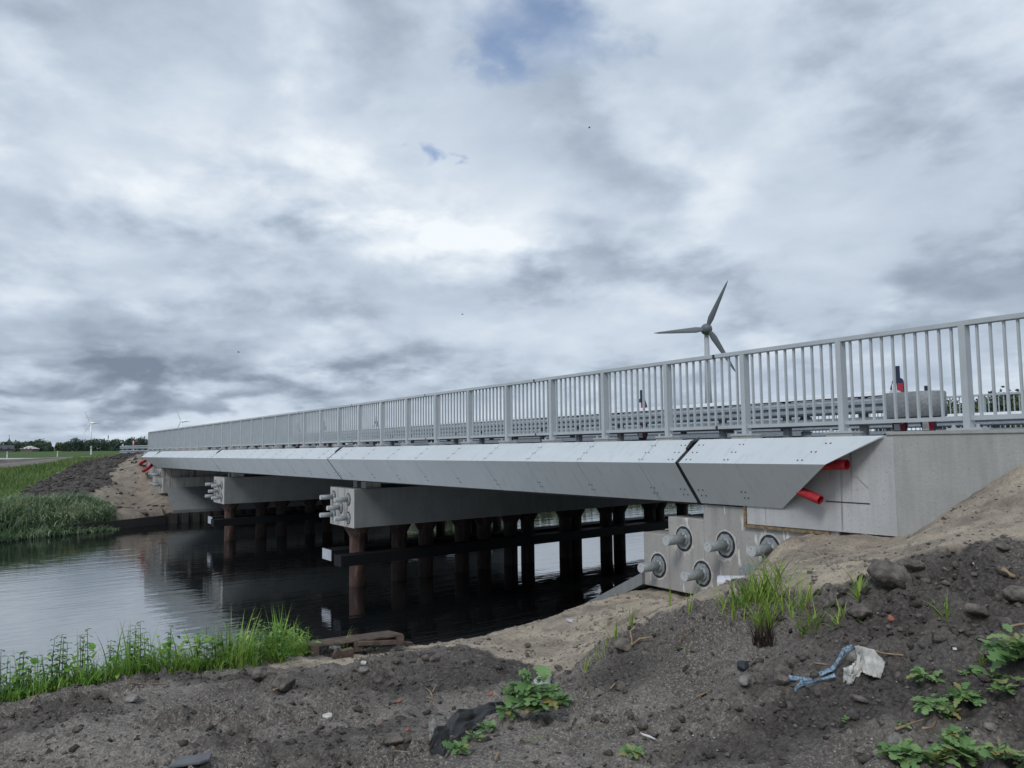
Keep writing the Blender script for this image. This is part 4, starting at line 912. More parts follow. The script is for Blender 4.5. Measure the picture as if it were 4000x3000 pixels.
stick([(3405, 2562), (3450, 2575), (3530, 2576)], .008, 'tan root beside the white cloth'); stick([(3160, 2625), (3180, 2612), (3230, 2613)], .006, 'thin forked twig above the blue netting'); stick([(3920, 2480), (3980, 2462), (4010, 2455)], .010, 'pale root at the right picture edge'); stick([(1480, 2845), (1490, 2842)], .012, 'tiny orange shard in the hollow', M_brick)
stick([(3915, 2262), (3945, 2268), (3968, 2278)], .022, 'sawn brown branch stump at the right mound crest'); stick([(3685, 2236), (3705, 2252)], .008, 'short twig on the right mound'); stick([(1540, 2958), (1600, 2956)], .005, 'thin green stalk at the bottom of the hollow'); stick([(1935, 2985), (1945, 2965), (1942, 2955)], .010, 'tan bit of root near the bottom edge')
def chip(px, py, wpx, label, mat, name, cat, hh=.35, rz=0.):
    g = G(px, py, 2.5, 12)
    if g is None: print("chip missed", px, py); return
    d = float(np.dot(g, fw)); w = wpx/F*d/2
    m = MB(); n = 6; r = np.random.default_rng(int(px)); pl = [(w*r.uniform(.6, 1.1)*math.cos(2*math.pi*k/n), w*r.uniform(.4, .8)*math.sin(2*math.pi*k/n), 0) for k in range(n)]; m.extr(pl, (0, 0, w*hh))
    o = m.build(name, mat, bevel=w*.06); o.location = g+np.array([0, 0, -.002]); o.rotation_euler = (r.uniform(-.4, .4), r.uniform(-.5, .5), rz+r.uniform(0, 3)); return tag(o, label, cat)
chip(1917, 2712, 26, 'orange brick shard above the plastic sheet', M_brick, 'brick_shard', 'brick shard'); chip(1560, 2748, 30, 'dull red brick shard in the hollow', M_brick, 'brick_shard', 'brick shard'); chip(3478, 2430, 46, 'rust red brick piece in the rubble above the cloth', M_brick, 'brick_shard', 'brick shard')
chip(1590, 2855, 26, 'small red brick crumb beside the broad brown lump', M_brick, 'brick_shard', 'brick shard'); chip(1882, 2890, 50, 'brown flake of bark beside the trailing weeds', M_brick, 'brick_shard', 'brick shard', .2); chip(1685, 2662, 34, 'grey slate chip in the hollow', M_slate, 'slate_chip', 'slate', .2)
chip(2070, 2660, 20, 'thin white shard standing in the hollow', M_white, 'white_shard', 'shard', .3); chip(2232, 2430, 40, 'crumpled clear plastic scrap on the sand', M_pvc, 'plastic_scrap', 'litter', .5); chip(1830, 2512, 14, 'tiny blue bit of plastic on the sand edge', M_net, 'plastic_scrap', 'litter', .6)
chip(3805, 2205, 22, 'white shell fragment high on the right mound', M_white, 'shell_piece', 'shell'); chip(3732, 2540, 22, 'white pebble near the right weeds', M_white, 'pebble', 'pebble', .7); chip(1420, 2600, 34, 'pale crumpled paper below the pallet', M_sack, 'paper_scrap', 'litter', .5); chip(1280, 2800, 52, 'grey tattered rag on the left bank', M_sack, 'rag', 'litter', .3)
g = G(780, 2985, 2.5, 8); m = MB(); m.extr([(-.10, -.14, 0), (.085, -.16, 0), (.10, .03, 0), (.06, .075, 0), (-.09, .05, 0)], (0, 0, .02)); o = m.build('slate_slab', M_slate, bevel=.006); o.location = g+np.array([0, 0, .012]); o.rotation_euler = (.1, -.12, -.5); tag(o, 'smooth grey slab cut by the bottom picture edge', 'slab')
g0, g1 = G(2502, 2893, 2.5, 8), G(2562, 2915, 2.5, 8); m = MB(); dv = g1-g0; nn = np.cross(dv, [0, 0, 1]); nn = nn/np.linalg.norm(nn)*.012
m.extr([tuple(g0+[0, 0, .035]), tuple(g0+dv*.3+nn+[0, 0, .036]), tuple(g1+nn*.6+[0, 0, .036]), tuple(g1+[0, 0, .034]), tuple(g0+dv*.5-nn+[0, 0, .034])], (0, 0, .005)); tag(m.build('plastic_strip', M_white), 'white plastic strip lying below the clod cluster', 'litter')
# pallet with loose boards
def place(px, py, d0=5, d1=13): return G(px, py, d0, d1, False)
pb = P(1215, 2572, 9.35); pe = P(1560, 2528, 9.75); dx = pe-pb; yawp = math.atan2(dx[1], dx[0])
t = thing('pallet', 'weathered brown timber pallet lying at the dark water edge', 'pallet', pb, yawp); L = 1.16
for k in range(6):
    m = MB(); y = .02+k*.15; m.box((0, y, .118+.002*(k % 2)), (L, y+.115, .140+.002*(k % 2))); m.build('deck_board', M_wood, t, bevel=.003)
for x in (0.0, .53, 1.06):
    m = MB(); m.box((x, 0, .096), (x+.10, .93, .1175)); m.build('cross_board', M_wood, t)
    for y in (.0, .40, .80):
        m = MB(); m.box((x, y, .0), (x+.10, y+.12, .0955)); m.build('block', M_wood, t, bevel=.004)
t.rotation_euler = (-.165, -.03, yawp)
for px, py, w, hgt, lab in ((1317, 2577, .11, .12, 'pointed timber offcut leaning at the pallet front'), (1358, 2572, .15, .105, 'square timber block standing in front of the pallet')):
    b = P(px, py, 9.05); m = MB()
    if hgt > .11: m.extr([(-w/2, 0, -.02), (w/2, 0, -.02), (w/2, 0, .06), (0, 0, hgt), (-w*.4, 0, .05)], (0, .07, 0))
    else: m.extr([(-w/2, 0, -.03), (w/2, 0, -.03), (w/2, 0, hgt), (-w/2, 0, hgt-.012)], (0, .09, 0))
    o = m.build('timber_block', M_wood, bevel=.004); o.location = b; o.rotation_euler = (0, 0, yawp+.15); tag(o, lab, 'timber block')
for (a, b, w, th, mat, lab) in (((1385, 2508, 9.9), (1530, 2492, 10.1), .13, .03, M_woodd, 'dark wet plank lying on top of the pallet'), ((1395, 2512, 9.6), (1548, 2506, 9.8), .10, .05, M_wood, 'brown plank on the right half of the pallet'), ((1545, 2513, 9.85), (1607, 2512, 10.0), .09, .03, M_wood, 'reddish plank end sticking out right of the pallet')):
    A = P(*a); B = P(*b); d = B-A; L2 = np.linalg.norm(d); m = MB(); m.box((0, -w/2, -th/2), (L2, w/2, th/2)); o = m.build('loose_plank', mat, bevel=.003); o.location = A; o.rotation_euler = (0, -math.asin(d[2]/L2), math.atan2(d[1], d[0])); tag(o, lab, 'plank')
# white plastic pipe under the abutment
a = onY(2808, 2280, 6.95); b = onY(2935, 2282, 7.12)
m = MB(); m.tube([a, b+(b-a)*.8], [.092, .092], 24, cap=False); m.tube([b+(b-a)*.8, a], [.085, .085], 24, cap=False)
n = 24; d = Vector(a-b).normalized()
tag(m.build('plastic_pipe', M_pvc, smooth=True), 'smooth pale plastic pipe end lying in sand below the abutment', 'pipe')
# thin wire hanging over the sand
def wire(pp, r, label):
    m = MB(); m.tube([onY(px, py, yy) for px, py, yy in pp], r, 5); tag(m.build('wire', simple('grey_wire', (.36, .35, .33), .5), smooth=True), label, 'wire')
wire([(3268, 2080, 7.55), (3272, 2130, 7.4), (3285, 2165, 7.1), (3310, 2190, 6.9), (3350, 2208, 6.75), (3375, 2218, 6.7)], .004, 'thin grey wire hanging down the sand below the wing wall')
wire([(3322, 1830, 7.6), (3345, 1855, 7.65), (3370, 1885, 7.664), (3390, 1905, 7.664)], .0025, 'fine pale thread dangling from the upper red duct')
# black plastic sheet
def sheetobj(name, ctrl, mat, label, cat, amp=.03, seed=0, K=26, R=16, solid=.004):
    """ctrl: 2 polylines (upper, lower) of points; ruled surface with folds"""
    u = np.linspace(0, 1, K); A, B = [np.array(c) for c in ctrl]
    def ev(poly, t):
        n = len(poly)-1; i = np.minimum((t*n).astype(int), n-1); f = (t*n-i)[:, None]; return poly[i]*(1-f)+poly[i+1]*f
    a, b = ev(A, u), ev(B, u); v = np.linspace(0, 1, R)[:, None, None]
    s = a[None]*(1-v)+b[None]*v
    uu, vv = np.meshgrid(u, np.linspace(0, 1, R)); f = fbm(uu*4+seed+vv*1.5, vv*2.6-uu*1.2, seed, 4)+.45*(1-2*np.abs(perlin(uu*3.3-vv*2.1+seed, vv*2.2+uu, seed+3)))
    s[:, :, 2] += amp*f; s[:, :, 0] += amp*.6*fbm(uu*5, vv*5, seed+9, 2)
    m = MB(); m.sheet([[tuple(q) for q in r] for r in s]); o = m.build(name, mat, smooth=True, solid=solid); return tag(o, label, cat)
def GP(px, py, lift): 
    g = G(px, py, 2.5, 9); return g+np.array([0, 0, lift])
up_ = [GP(1676, 2928, .02), GP(1705, 2900, .075), GP(1745, 2862, .05), GP(1790, 2835, .10), GP(1850, 2805, .055), GP(1910, 2785, .07), GP(1990, 2762, .01)]; lo_ = [GP(1682, 2950, -.02), GP(1735, 2966, -.02), GP(1775, 2935, .0), GP(1800, 2905, -.02), GP(1850, 2868, .01), GP(1905, 2825, -.02), GP(1985, 2778, -.02)]
sheetobj('plastic_sheet', (up_, lo_), M_sheet, 'crumpled black plastic sheet half buried in the foreground soil', 'plastic sheet', .026, 4, 60, 30)
sheetobj('sheet_scrap', ([GP(1672, 2868, .06), GP(1692, 2852, .09), GP(1716, 2858, .08)], [GP(1680, 2915, .0), GP(1700, 2925, 0), GP(1718, 2918, .0)]), M_stoneg, 'frayed pale grey edge of fabric at the left tip of the black sheet', 'fabric scrap', .02, 8, 14, 10)
sheetobj('plastic_scrap', ([GP(2090, 2672, .03), GP(2120, 2655, .05), GP(2155, 2652, .03)], [GP(2070, 2690, 0), GP(2115, 2680, .01), GP(2150, 2680, 0)]), simple('dirty_film', (.33, .34, .34), .5), 'whitish plastic film peeking out behind the big leafy weed', 'litter', .012, 12, 14, 8)
# white cloth and blue netting
sheetobj('white_cloth', ([GP(3340, 2602, .10), GP(3372, 2612, .12), GP(3420, 2622, .10), GP(3460, 2628, .05)], [GP(3372, 2655, .03), GP(3392, 2662, .03), GP(3425, 2660, .01), GP(3440, 2655, .0)]), M_sack, 'torn white cloth scrap standing up from the soil', 'cloth', .012, 21, 30, 18)
sheetobj('white_cloth', ([GP(3300, 2655, .05), GP(3325, 2650, .07), GP(3345, 2635, .07), GP(3360, 2615, .09)], [GP(3292, 2672, .0), GP(3318, 2682, .0), GP(3340, 2662, .01), GP(3372, 2640, .01)]), M_sack, 'crumpled fold of white cloth between the netting and the larger scrap', 'cloth', .035, 26, 22, 14)
sheetobj('blue_netting', ([GP(3082, 2662, .02), GP(3160, 2668, .03), GP(3260, 2648, .07), GP(3295, 2610, .10), GP(3330, 2600, .12)], [GP(3085, 2666, .01), GP(3163, 2673, .02), GP(3260, 2656, .05), GP(3299, 2622, .08), GP(3338, 2607, .10)]), M_net, 'upper strand of frayed blue netting trailing from the white cloth', 'netting', .008, 31, 40, 8)
sheetobj('blue_netting', ([GP(3104, 2712, .02), GP(3130, 2695, .03), GP(3200, 2684, .03), GP(3260, 2662, .04)], [GP(3106, 2720, .0), GP(3130, 2702, .015), GP(3200, 2689, .02), GP(3266, 2668, .03)]), M_net, 'lower strand of frayed blue netting with a tattered end', 'netting', .008, 35, 40, 8)
# ================================================================== PLANTS
def leafmesh(L, W, lob, nseg=9, droop=.6, fold=.25):
    """lobed leaf along +X from the origin: verts, quads"""
    t = np.linspace(0, 1, nseg); w = W*np.sin(np.pi*np.clip(t*.93+.05, 0, 1))**.7*(1+lob*np.where(np.arange(nseg) % 2 == 1, .35, -.45)); w[0] = W*.06; w[-1] = W*.05
    x = L*t; z = L*(.45*t-droop*t*t)
    mid = np.stack([x, 0*x, z-fold*w*.5], 1); l = np.stack([x+lob*.10*L*np.sin(t*9), w, z], 1); r = np.stack([x+lob*.10*L*np.sin(t*9), -w, z], 1)
    v = np.concatenate([l, mid, r]); n = nseg; i = np.arange(n-1)
    f = np.concatenate([np.stack([i, i+1, n+i+1, n+i], 1), np.stack([n+i, n+i+1, 2*n+i+1, 2*n+i], 1)]); return v, f
def weed(px, py, R, nl, label, hgt=.05, lob=.8, seed=0, base=None, mat=None, tl=(.3, .8), Wf=.33, name='leafy_weed', group='leafy weeds on the bare bank'):
    g = G(px, py, 2.3, 12) if base is None else base
    if g is None: return
    r = np.random.default_rng(seed); parts = []
    for i in range(nl):
        L = R*r.uniform(.30, .95)*(1-.35*i/nl); v, f = leafmesh(L, L*Wf*r.uniform(.6, 1.35), lob*r.uniform(.6, 1.15), int(r.choice([9, 11, 13])), r.uniform(.2, 1.1), r.uniform(.05, .6)); v = v+np.array([0, 1, .5])*(L*.07*r.normal())*(v[:, :1]/L)**2
        off = r.uniform(0, .45)*R; az = i*2.4+r.uniform(-.4, .4); el = r.uniform(-.1, .4)+.3*i/nl; roll = r.uniform(-.5, .5)
        M = Matrix.Rotation(az, 3, 'Z') @ Matrix.Rotation(-el, 3, 'Y') @ Matrix.Rotation(roll, 3, 'X')
        v = v@np.array(M).T+np.array([math.cos(az)*off, math.sin(az)*off, hgt*r.uniform(.2, 1)*(.4+.6*i/nl)])
        parts.append((v, f, np.full(len(v), r.uniform(*tl) if r.random() > .08 else .97)))
    v, f, t = merge(parts); o = npmesh(name, v, f, mat or M_leaf, tint=t, smooth=True); o.location = g; return tag(o, label, 'weed', group)
WD = [ # px, py, radius px, leaves, height, label
    (3610, 2670, 95, 16, .05, 'small weed right of the white cloth, topmost of the right weeds'), (3640, 2780, 110, 22, .06, 'weed left of the widest rosette on the right bank'), (3770, 2745, 120, 22, .06, 'broad spreading weed on the right bank above the pale cobble'), (3700, 2815, 100, 18, .05, 'weed directly below the broad spreading one'),
    (3535, 2985, 135, 26, .08, 'bushy weed in front of the pale flat stone'), (3660, 2995, 120, 20, .06, 'low weed at the bottom edge right of the bushy one'), (3760, 2960, 140, 26, .06, 'large pale green weed at the bottom right'), (3900, 2965, 120, 18, .05, 'sprawling weed with a tan stalk at the bottom right'), (3720, 2885, 80, 12, .04, 'sparse weed between the lower clusters'),
    (3985, 2600, 190, 34, .16, 'tall bushy weed at the right picture edge'), (3880, 2660, 120, 18, .05, 'flat weed at the foot of the tall bushy one'), (3930, 2720, 110, 14, .05, 'star shaped weed near the right picture edge'), (3990, 2990, 90, 12, .05, 'weed in the bottom right corner'), (3310, 2820, 40, 7, .02, 'tiny seedling right of the clay ball'), (3520, 2835, 48, 8, .02, 'small flat seedling above the bushy weed'), (3770, 2635, 34, 6, .02, 'tiny seedling in bare soil at the right'),
    (2100, 2800, 110, 30, .26, 'large bright leafy weed with big divided leaves behind the black sheet'), (2030, 2770, 90, 22, .20, 'upper bright lobe of the large leafy weed'), (1980, 2810, 70, 14, .10, 'yellowing weed left of the large leafy one'), (1905, 2862, 70, 14, .07, 'trailing weed along the black plastic sheet'), (1850, 2895, 62, 14, .06, 'lower trailing weed on the black sheet edge'), (1795, 2940, 80, 16, .05, 'lowest trailing weed with pale leaves left of the bark flake'),
    (2190, 2745, 85, 22, .05, 'small-leaved weed right of the large leafy one'), (2160, 2700, 62, 16, .04, 'low weed beside the whitish plastic film'), (2475, 2960, 75, 20, .05, 'dark green weed below the white plastic strip'), (2130, 2710, 50, 10, .04, 'tiny weed under the whitish film'), (3430, 2970, 26, 6, .03, 'small sprout near the bottom edge right of centre')]
for i, (px, py, rp, nl, hh, lab) in enumerate(WD):
    g = G(px, min(py, 2995), 2.3, 9)
    if g is None: continue
    d = float(np.dot(g, fw)); dome = px in (2100, 2030); weed(px, py, rp/F*d*(.80 if dome else .72), int(nl*(2.6 if dome else 1.9)), lab, hh*(1.15 if dome else 1), 1.3 if dome else .9, i, g, None, (.4, .95) if px > 2300 else (.35, .8), .42 if dome else .33)
# tufts: blade clumps as things
def tuft(px, py, n, hpx, spread, label, mat=None, wmul=1., leanmax=.5, bend=(.2, 1.2), seed=0, name='grass_tuft', g=None, group='grass tufts on the bare bank', tl=(.2, .9), stalk=0):
    g = G(px, py, 2.3, 13) if g is None else g
    if g is None: return
    d = float(np.dot(g, fw)); h = hpx/F*d; r = np.random.default_rng(seed+50)
    a = r.uniform(0, 6.28, n); rad = spread/F*d*np.sqrt(r.random(n)); b = np.stack([rad*np.cos(a), rad*np.sin(a), -.02+0*a], 1)
    hs = Hd(b[:, 0]+g[0], b[:, 1]+g[1])-g[2]; b[:, 2] += np.clip(hs, -.3, .3)
    v, f, t = blades(b, h*r.uniform(.45, 1.1, n), .0085*wmul*r.uniform(.6, 1.4, n), r.uniform(0, leanmax, n), r.uniform(0, 6.28, n), r.uniform(*bend, n), 5, r.uniform(*tl, n))
    o = npmesh(name, v, f, mat or M_yel, tint=t, smooth=True); o.location = g; return tag(o, label, 'grass', group)
tuft(2905, 2370, 95, 165, 95, 'dense lime green grass clump left of the plastic pipe end', seed=1, wmul=1.25); tuft(3005, 2360, 85, 215, 95, 'tallest lime grass clump on the mound crest', seed=2, wmul=1.5, leanmax=.75); tuft(3110, 2385, 50, 185, 80, 'looser lime grass on the crest right of the tallest clump', seed=3, wmul=1.4, leanmax=.7)
tuft(2985, 2460, 70, 150, 40, 'lime blades sprouting above the scorched tussock', seed=4, wmul=1.2); tuft(3160, 2445, 46, 150, 34, 'sparse lime grass with a browned heart right of the tussock', seed=5, wmul=1.3, leanmax=.8); tuft(3290, 2440, 26, 105, 26, 'low spreading grass on the rubble', seed=6, wmul=1.3, leanmax=1.2)
tuft(2985, 2522, 110, 110, 40, 'scorched black tussock of stalks on the mound', M_burnt, 1.0, .45, (0, .25), 7); tuft(3355, 2335, 18, 150, 14, 'tall blades leaning left beside the biggest lump', seed=8, wmul=1.4, leanmax=.8); tuft(3690, 2420, 14, 130, 16, 'green shoot on the right mound near the edge', seed=9, wmul=1.4, leanmax=.9)
tuft(3370, 2310, 10, 60, 10, 'thin shoot on the crest', seed=10)
for i, (px, py, hp, n, lab) in enumerate(((2465, 2450, 190, 9, 'tall single green reed shoot on the sand edge'), (2400, 2510, 130, 8, 'shorter reed shoot left of the tall one'), (2290, 2620, 80, 9, 'yellowish wisp at the sand tongue'), (2615, 2370, 120, 5, 'thin shoots in front of the lowest anchor bars'), (2700, 2400, 150, 5, 'pale thin shoots right of the tall reed shoot'), (2330, 2560, 60, 14, 'low pale grass along the sand edge'))):
    tuft(px, py, n, hp, 9 if i < 5 else 40, lab, seed=20+i, wmul=1.2, leanmax=.35, bend=(0, .7), name='reed_shoot', group='reed shoots on the sand edge')
tuft(2670, 2505, 40, 55, 18, 'dry orange grass tuft on the central slope', M_dry, .7, 1.1, (.2, 1), 30, tl=(0, .6)); tuft(2690, 2540, 12, 50, 20, 'dark green sprig below the orange tuft', seed=31, leanmax=1.2)
tuft(2340, 2830, 130, 34, 55, 'mixed yellow and green low grass right of the big weed', M_dry, .6, 1.2, (.2, 1), 32, tl=(.2, 1)); tuft(2090, 2900, 120, 36, 55, 'bright low grass patch below the large leafy weed', M_yel, .6, 1.2, (.2, 1.2), 33); tuft(2080, 2950, 80, 26, 60, 'thin grass patch nearer the bottom edge', M_yel, .5, 1.3, (.2, 1.2), 34)
tuft(2420, 2920, 70, 32, 40, 'yellow grass beside the dark green weed at the bottom', M_yel, .6, 1.2, (.2, 1), 35); tuft(2620, 2950, 40, 34, 30, 'faded grass tuft right of the dark green weed', M_dry, .6, 1.1, (.2, 1), 36); tuft(2900, 2830, 50, 26, 40, 'faded grass by the small dark clod', M_dry, .6, 1.2, (.2, 1), 37, tl=(.3, 1))
tuft(3430, 2560, 40, 22, 30, 'moss green tuft above the tan root', seed=38, leanmax=1.2); tuft(3540, 2580, 40, 16, 50, 'orange fibres beside the white cloth', M_dry, .4, 1.3, (.1, .8), 39, tl=(0, .5)); tuft(1665, 2730, 30, 30, 12, 'reddish brown root fibres in the hollow', M_dry, .5, 1.2, (.1, .8), 40, tl=(0, .2)); tuft(1350, 2650, 60, 14, 60, 'rusty dry fibres on the crest below the pallet', M_dry, .4, 1.3, (.1, .8), 41, tl=(0, .3)); tuft(960, 2570, 50, 26, 30, 'dry straw at the right end of the bank grass', M_dry, .5, 1.0, (.2, .9), 42)
tuft(3845, 2590, 40, 60, 26, 'yellowish grass left of the tall bushy weed', seed=43, leanmax=.9); tuft(3160, 2400, 20, 60, 8, 'rust coloured dry flower head in the lime grass', M_dry, .8, .9, (.3, 1), 44, tl=(0, .5)); tuft(3090, 2690, 30, 30, 16, 'small yellow grass under the netting tip', seed=45, leanmax=1.1)
for i, (px, py, hp, n, lab) in enumerate(((1345, 2520, 110, 16, 'arching grass behind the pallet, left'), (1410, 2505, 90, 12, 'arching grass behind the pallet, middle'), (1485, 2495, 66, 7, 'small shoot behind the pallet, right'))):
    tuft(px, py, n, hp, 14, lab, M_blade, 1.0, .5, (.5, 1.4), 60+i, g=P(px, py+10, 10.0), group='grass behind the pallet')
# near bank grass: dense
def curve_pts(n, back=(-.15, .75)):
    seg = crest[2:7]; L = np.r_[0, np.cumsum(np.hypot(*np.diff(seg, axis=0).T))]; s = RNG.uniform(L[0], L[-1]-.24, n)
    i = np.clip(np.searchsorted(L, s)-1, 0, len(seg)-2); f = (s-L[i])/(L[i+1]-L[i]); q = seg[i]+(seg[i+1]-seg[i])*f[:, None]
    tdir = seg[i+1]-seg[i]; tdir /= np.linalg.norm(tdir, axis=1)[:, None]; nrm = np.stack([-tdir[:, 1], tdir[:, 0]], 1)
    o = RNG.uniform(back[0], back[1], n); q = q+nrm*o[:, None]; return np.c_[q, H(q[:, 0], q[:, 1])], s/L[-1]
b, s = curve_pts(8500, (-.30, .60)); dens = .5+.5*fbm(b[:, 0]*1.3, b[:, 1]*1.3, 77, 2); gw = np.interp(s, [0, .2, .45, .8, .97, 1], [.4, .7, 1, 1.1, 1, .8]); k = RNG.random(len(b)) < (.35+.65*gw)
b, s, dens, gw = b[k], s[k], dens[k], gw[k]; n = len(b)
hh = (.20+.30*dens+.16*RNG.random(n))*gw; hh *= np.interp(s, [0, .5, .75, 1], [.9, .92, 1.0, .95])*(.62+.62*sstep(-.25, .35, fbm(b[:, 0]*3.1, b[:, 1]*3.1, 177, 3))); tall = RNG.random(n) < .05; hh[tall] *= 1.6; hh = np.minimum(hh, .80)*.88
v, f, t = blades(b-[0, 0, .02], hh, .009*RNG.uniform(.6, 1.5, n)*np.where(tall, 1.7, 1.05), RNG.uniform(0, .5, n)*np.where(tall, .5, 1), RNG.uniform(0, 6.28, n), RNG.uniform(.3, 2.1, n)*np.where(tall, .3, 1), 6, np.clip(.28+.22*s+.35*dens+RNG.normal(size=n)*.16, 0, .9))
o = npmesh('bank_grass', v, f, M_blade, tint=t, smooth=True); o['kind'] = 'stuff'; tag(o, 'lush green grass fringe along the near water edge', 'grass')
b, s = curve_pts(800, (-.30, .45)); parts = []; gw = np.interp(s, [0, .2, .45, .8, .97, 1], [.4, .7, 1, 1.1, 1, .8])
LV = [leafmesh(1, w_, l_, 7, .8, .3) for w_, l_ in ((.22, .2), (.34, .4), (.15, 0))]
for i in range(len(b)):
    v, f = LV[i % 3]; L = RNG.uniform(.05, .12); Mx = Matrix.Rotation(RNG.uniform(0, 6.28), 3, 'Z') @ Matrix.Rotation(RNG.uniform(-.9, .3), 3, 'Y')
    parts.append(((v*L)@np.array(Mx).T+b[i]+np.array([0, 0, RNG.random()**.7*.36*gw[i]]), f, np.full(len(v), RNG.uniform(.15, .85))))
v, f, t = merge(parts); o = npmesh('bank_herbs', v, f, M_blade, tint=t, smooth=True); o['kind'] = 'stuff'; tag(o, 'broad leaves of low herbs mixed into the near bank grass', 'herbs')
# nettles in the fringe
def nettle(base, h, seed, label):
    r = np.random.default_rng(seed); parts = []
    for k in range(7):
        z = h*(.2+.8*k/6); L = (.085-.006*k)*r.uniform(.8, 1.2)
        for q in range(2):
            az = k*1.57+q*math.pi+r.uniform(-.3, .3); v, f = leafmesh(L, L*.30, .25, 7, .9, .3); M = Matrix.Rotation(az, 3, 'Z') @ Matrix.Rotation(-.25, 3, 'Y'); parts.append((v@np.array(M).T+np.array([0, 0, z]), f, np.full(len(v), r.uniform(.1, .6))))
    v, f, t = merge(parts); root = thing('nettle_plant', label, 'plant', base, r.uniform(0, 6), 'nettles in the bank grass'); npmesh('leaves', v, f, M_leaf, root, tint=t, smooth=True)
    m = MB(); m.tube([(0, 0, -.05), (.01, 0, h*.5), (0, .01, h)], [.005, .004, .002], 5); m.build('stem', M_fold, root)
b, s = curve_pts(90, (-.25, .30))
for i in range(90):
    nettle(b[i], np.interp(s[i], [0, .2, .45, 1], [.22, .36, .48, .42])*RNG.uniform(.7, 1.15), i, 'leafy nettle stem standing in the green fringe of the near bank')
# far bank reeds
n = 9000; yy = RNG.uniform(-1.5, 5.3, n); xsn = np.interp(yy, [-8, 0, 2.5, 5, 7.2], [-35.6, -36.2, -37.6, -38.6, -39.6]); off = RNG.uniform(-.75, 2.6, n)
wob = .5*fbm(yy*.9, yy*0, 5, 3); b = np.stack([xsn-off+wob, yy, np.zeros(n)], 1); b[:, 2] = np.maximum(H(b[:, 0], b[:, 1]), WZ-.1)
hh = (.58+.40*fbm(yy*.8, off*.6, 9, 2)+.32*RNG.random(n))*np.interp(yy, [-2, 3.2, 4.6, 5.3], [1.15, 1, .65, .3]); 
v, f, t = blades(b, hh, .05*RNG.uniform(.6, 1.4, n), RNG.uniform(0, .3, n), RNG.normal(.3, 1.2, n), RNG.uniform(.8, 2.6, n), 6, np.clip(.42+.30*fbm(yy*.7, off, 15, 3)*2+RNG.normal(size=n)*.24, 0, 1))
o = npmesh('reed_bed', v, f, M_reed, tint=t, smooth=True); o['kind'] = 'stuff'; tag(o, 'dense drooping reed bed along the far shore', 'reeds')
# meadow on the far slope
n = 26000; x = -38-RNG.random(n)**1.4*45; y = RNG.uniform(-4, 9, n)-(-38-x)*.02; s, g = masks(x, y); k = (g > .5) & (y < 9) & (polydist(x, y, shoreF) > .8); x, y = x[k], y[k]; n = len(x); b = np.stack([x, y, H(x, y)-.03], 1)
v, f, t = blades(b, .16+.28*RNG.random(n), .035*RNG.uniform(.6, 1.4, n), RNG.uniform(0, .5, n), RNG.uniform(0, 6.28, n), RNG.uniform(.1, 1, n), 3, np.clip(.55+.5*fbm(x*.3, y*.5, 25, 3)+RNG.normal(size=n)*.12, 0, 1))
o = npmesh('meadow_grass', v, f, M_mead, tint=t); o['kind'] = 'stuff'; tag(o, 'green grass slope on the far bank left of the dark soil', 'grass')
# far clods on the dark slope
p = groundpts(1500, lambda x, y: np.where(pin(x, y, soilF) & ~pin(x, y, sandF), .9, np.where(pin(x, y, sandF), .10, 0)), -58, -36, -2, 8) if False else None
n = 3800; x = RNG.uniform(-58, -37, n); y = RNG.uniform(-2, 8, n); a = pin(x, y, soilF); b_ = pin(x, y, sandF); k = (a & ~b_) | (b_ & (RNG.random(n) < .1)); x, y = x[k], y[k]
scatter('far_clods', np.stack([x, y, Hd(x, y)], 1), .04+.10*RNG.random(len(x))**2.5, M_peat, 'crumbly dark soil clods on the far embankment slope', 'soil clods')
# birds
for px, py, d, lab in ((2302, 499, 70, 'tiny bird high in the middle of the sky'), (932, 1376, 70, 'tiny bird in the lower left sky'), (1806, 1228, 80, 'tiny speck of a bird left of the big turbine')):
    t = thing('bird', lab, 'bird', P(px, py, d), 1.0, 'birds in the sky'); m = MB()
    m.tube([(-.12, 0, 0), (-.05, 0, .01), (.06, 0, .01), (.14, 0, 0)], [.008, .035, .03, .006], 6); m.build('body', M_bird, t, smooth=True)
    for sg in (1, -1):
        m = MB(); m.extr([(.04, 0, 0), (.03, sg*.12, .06), (-.03, sg*.26, .02), (-.04, sg*.12, .05), (-.05, 0, 0)], (0, 0, .008)); m.build('wing', M_bird, t)
# ================================================================== SKY, SUN, CAMERA
W = bpy.data.worlds.new('World'); bpy.context.scene.world = W; W.use_nodes = True; nt = W.node_tree; bg = nt.nodes['Background']
SUN_EL, SUN_AZ = math.radians(46), math.radians(-62)
sky = mk(nt, 'ShaderNodeTexSky', sky_type='NISHITA', sun_disc=False); sky.sun_elevation = SUN_EL; sky.sun_rotation = math.radians(90)-SUN_AZ
def M(op, a, b=None, c=None, clamp=False):
    n = mk(nt, 'ShaderNodeMath', operation=op, use_clamp=clamp)
    for i, v in enumerate((a, b, c)):
        if v is None: continue
        if hasattr(v, 'node'): nt.links.new(v, n.inputs[i])
        else: n.inputs[i].default_value = v
    return n.outputs[0]
tc = mk(nt, 'ShaderNodeTexCoord'); sx = mk(nt, 'ShaderNodeSeparateXYZ'); nt.links.new(tc.outputs['Generated'], sx.inputs[0])
dx_, dy_, dz_ = sx.outputs
el = M('ARCSINE', dz_); az = M('ARCTAN2', dy_, M('MULTIPLY', dx_, -1))
zz = M('ADD', M('MAXIMUM', dz_, 0.), .18)
pj = mk(nt, 'ShaderNodeCombineXYZ'); nt.links.new(M('DIVIDE', dx_, zz), pj.inputs[0]); nt.links.new(M('DIVIDE', dy_, zz), pj.inputs[1])
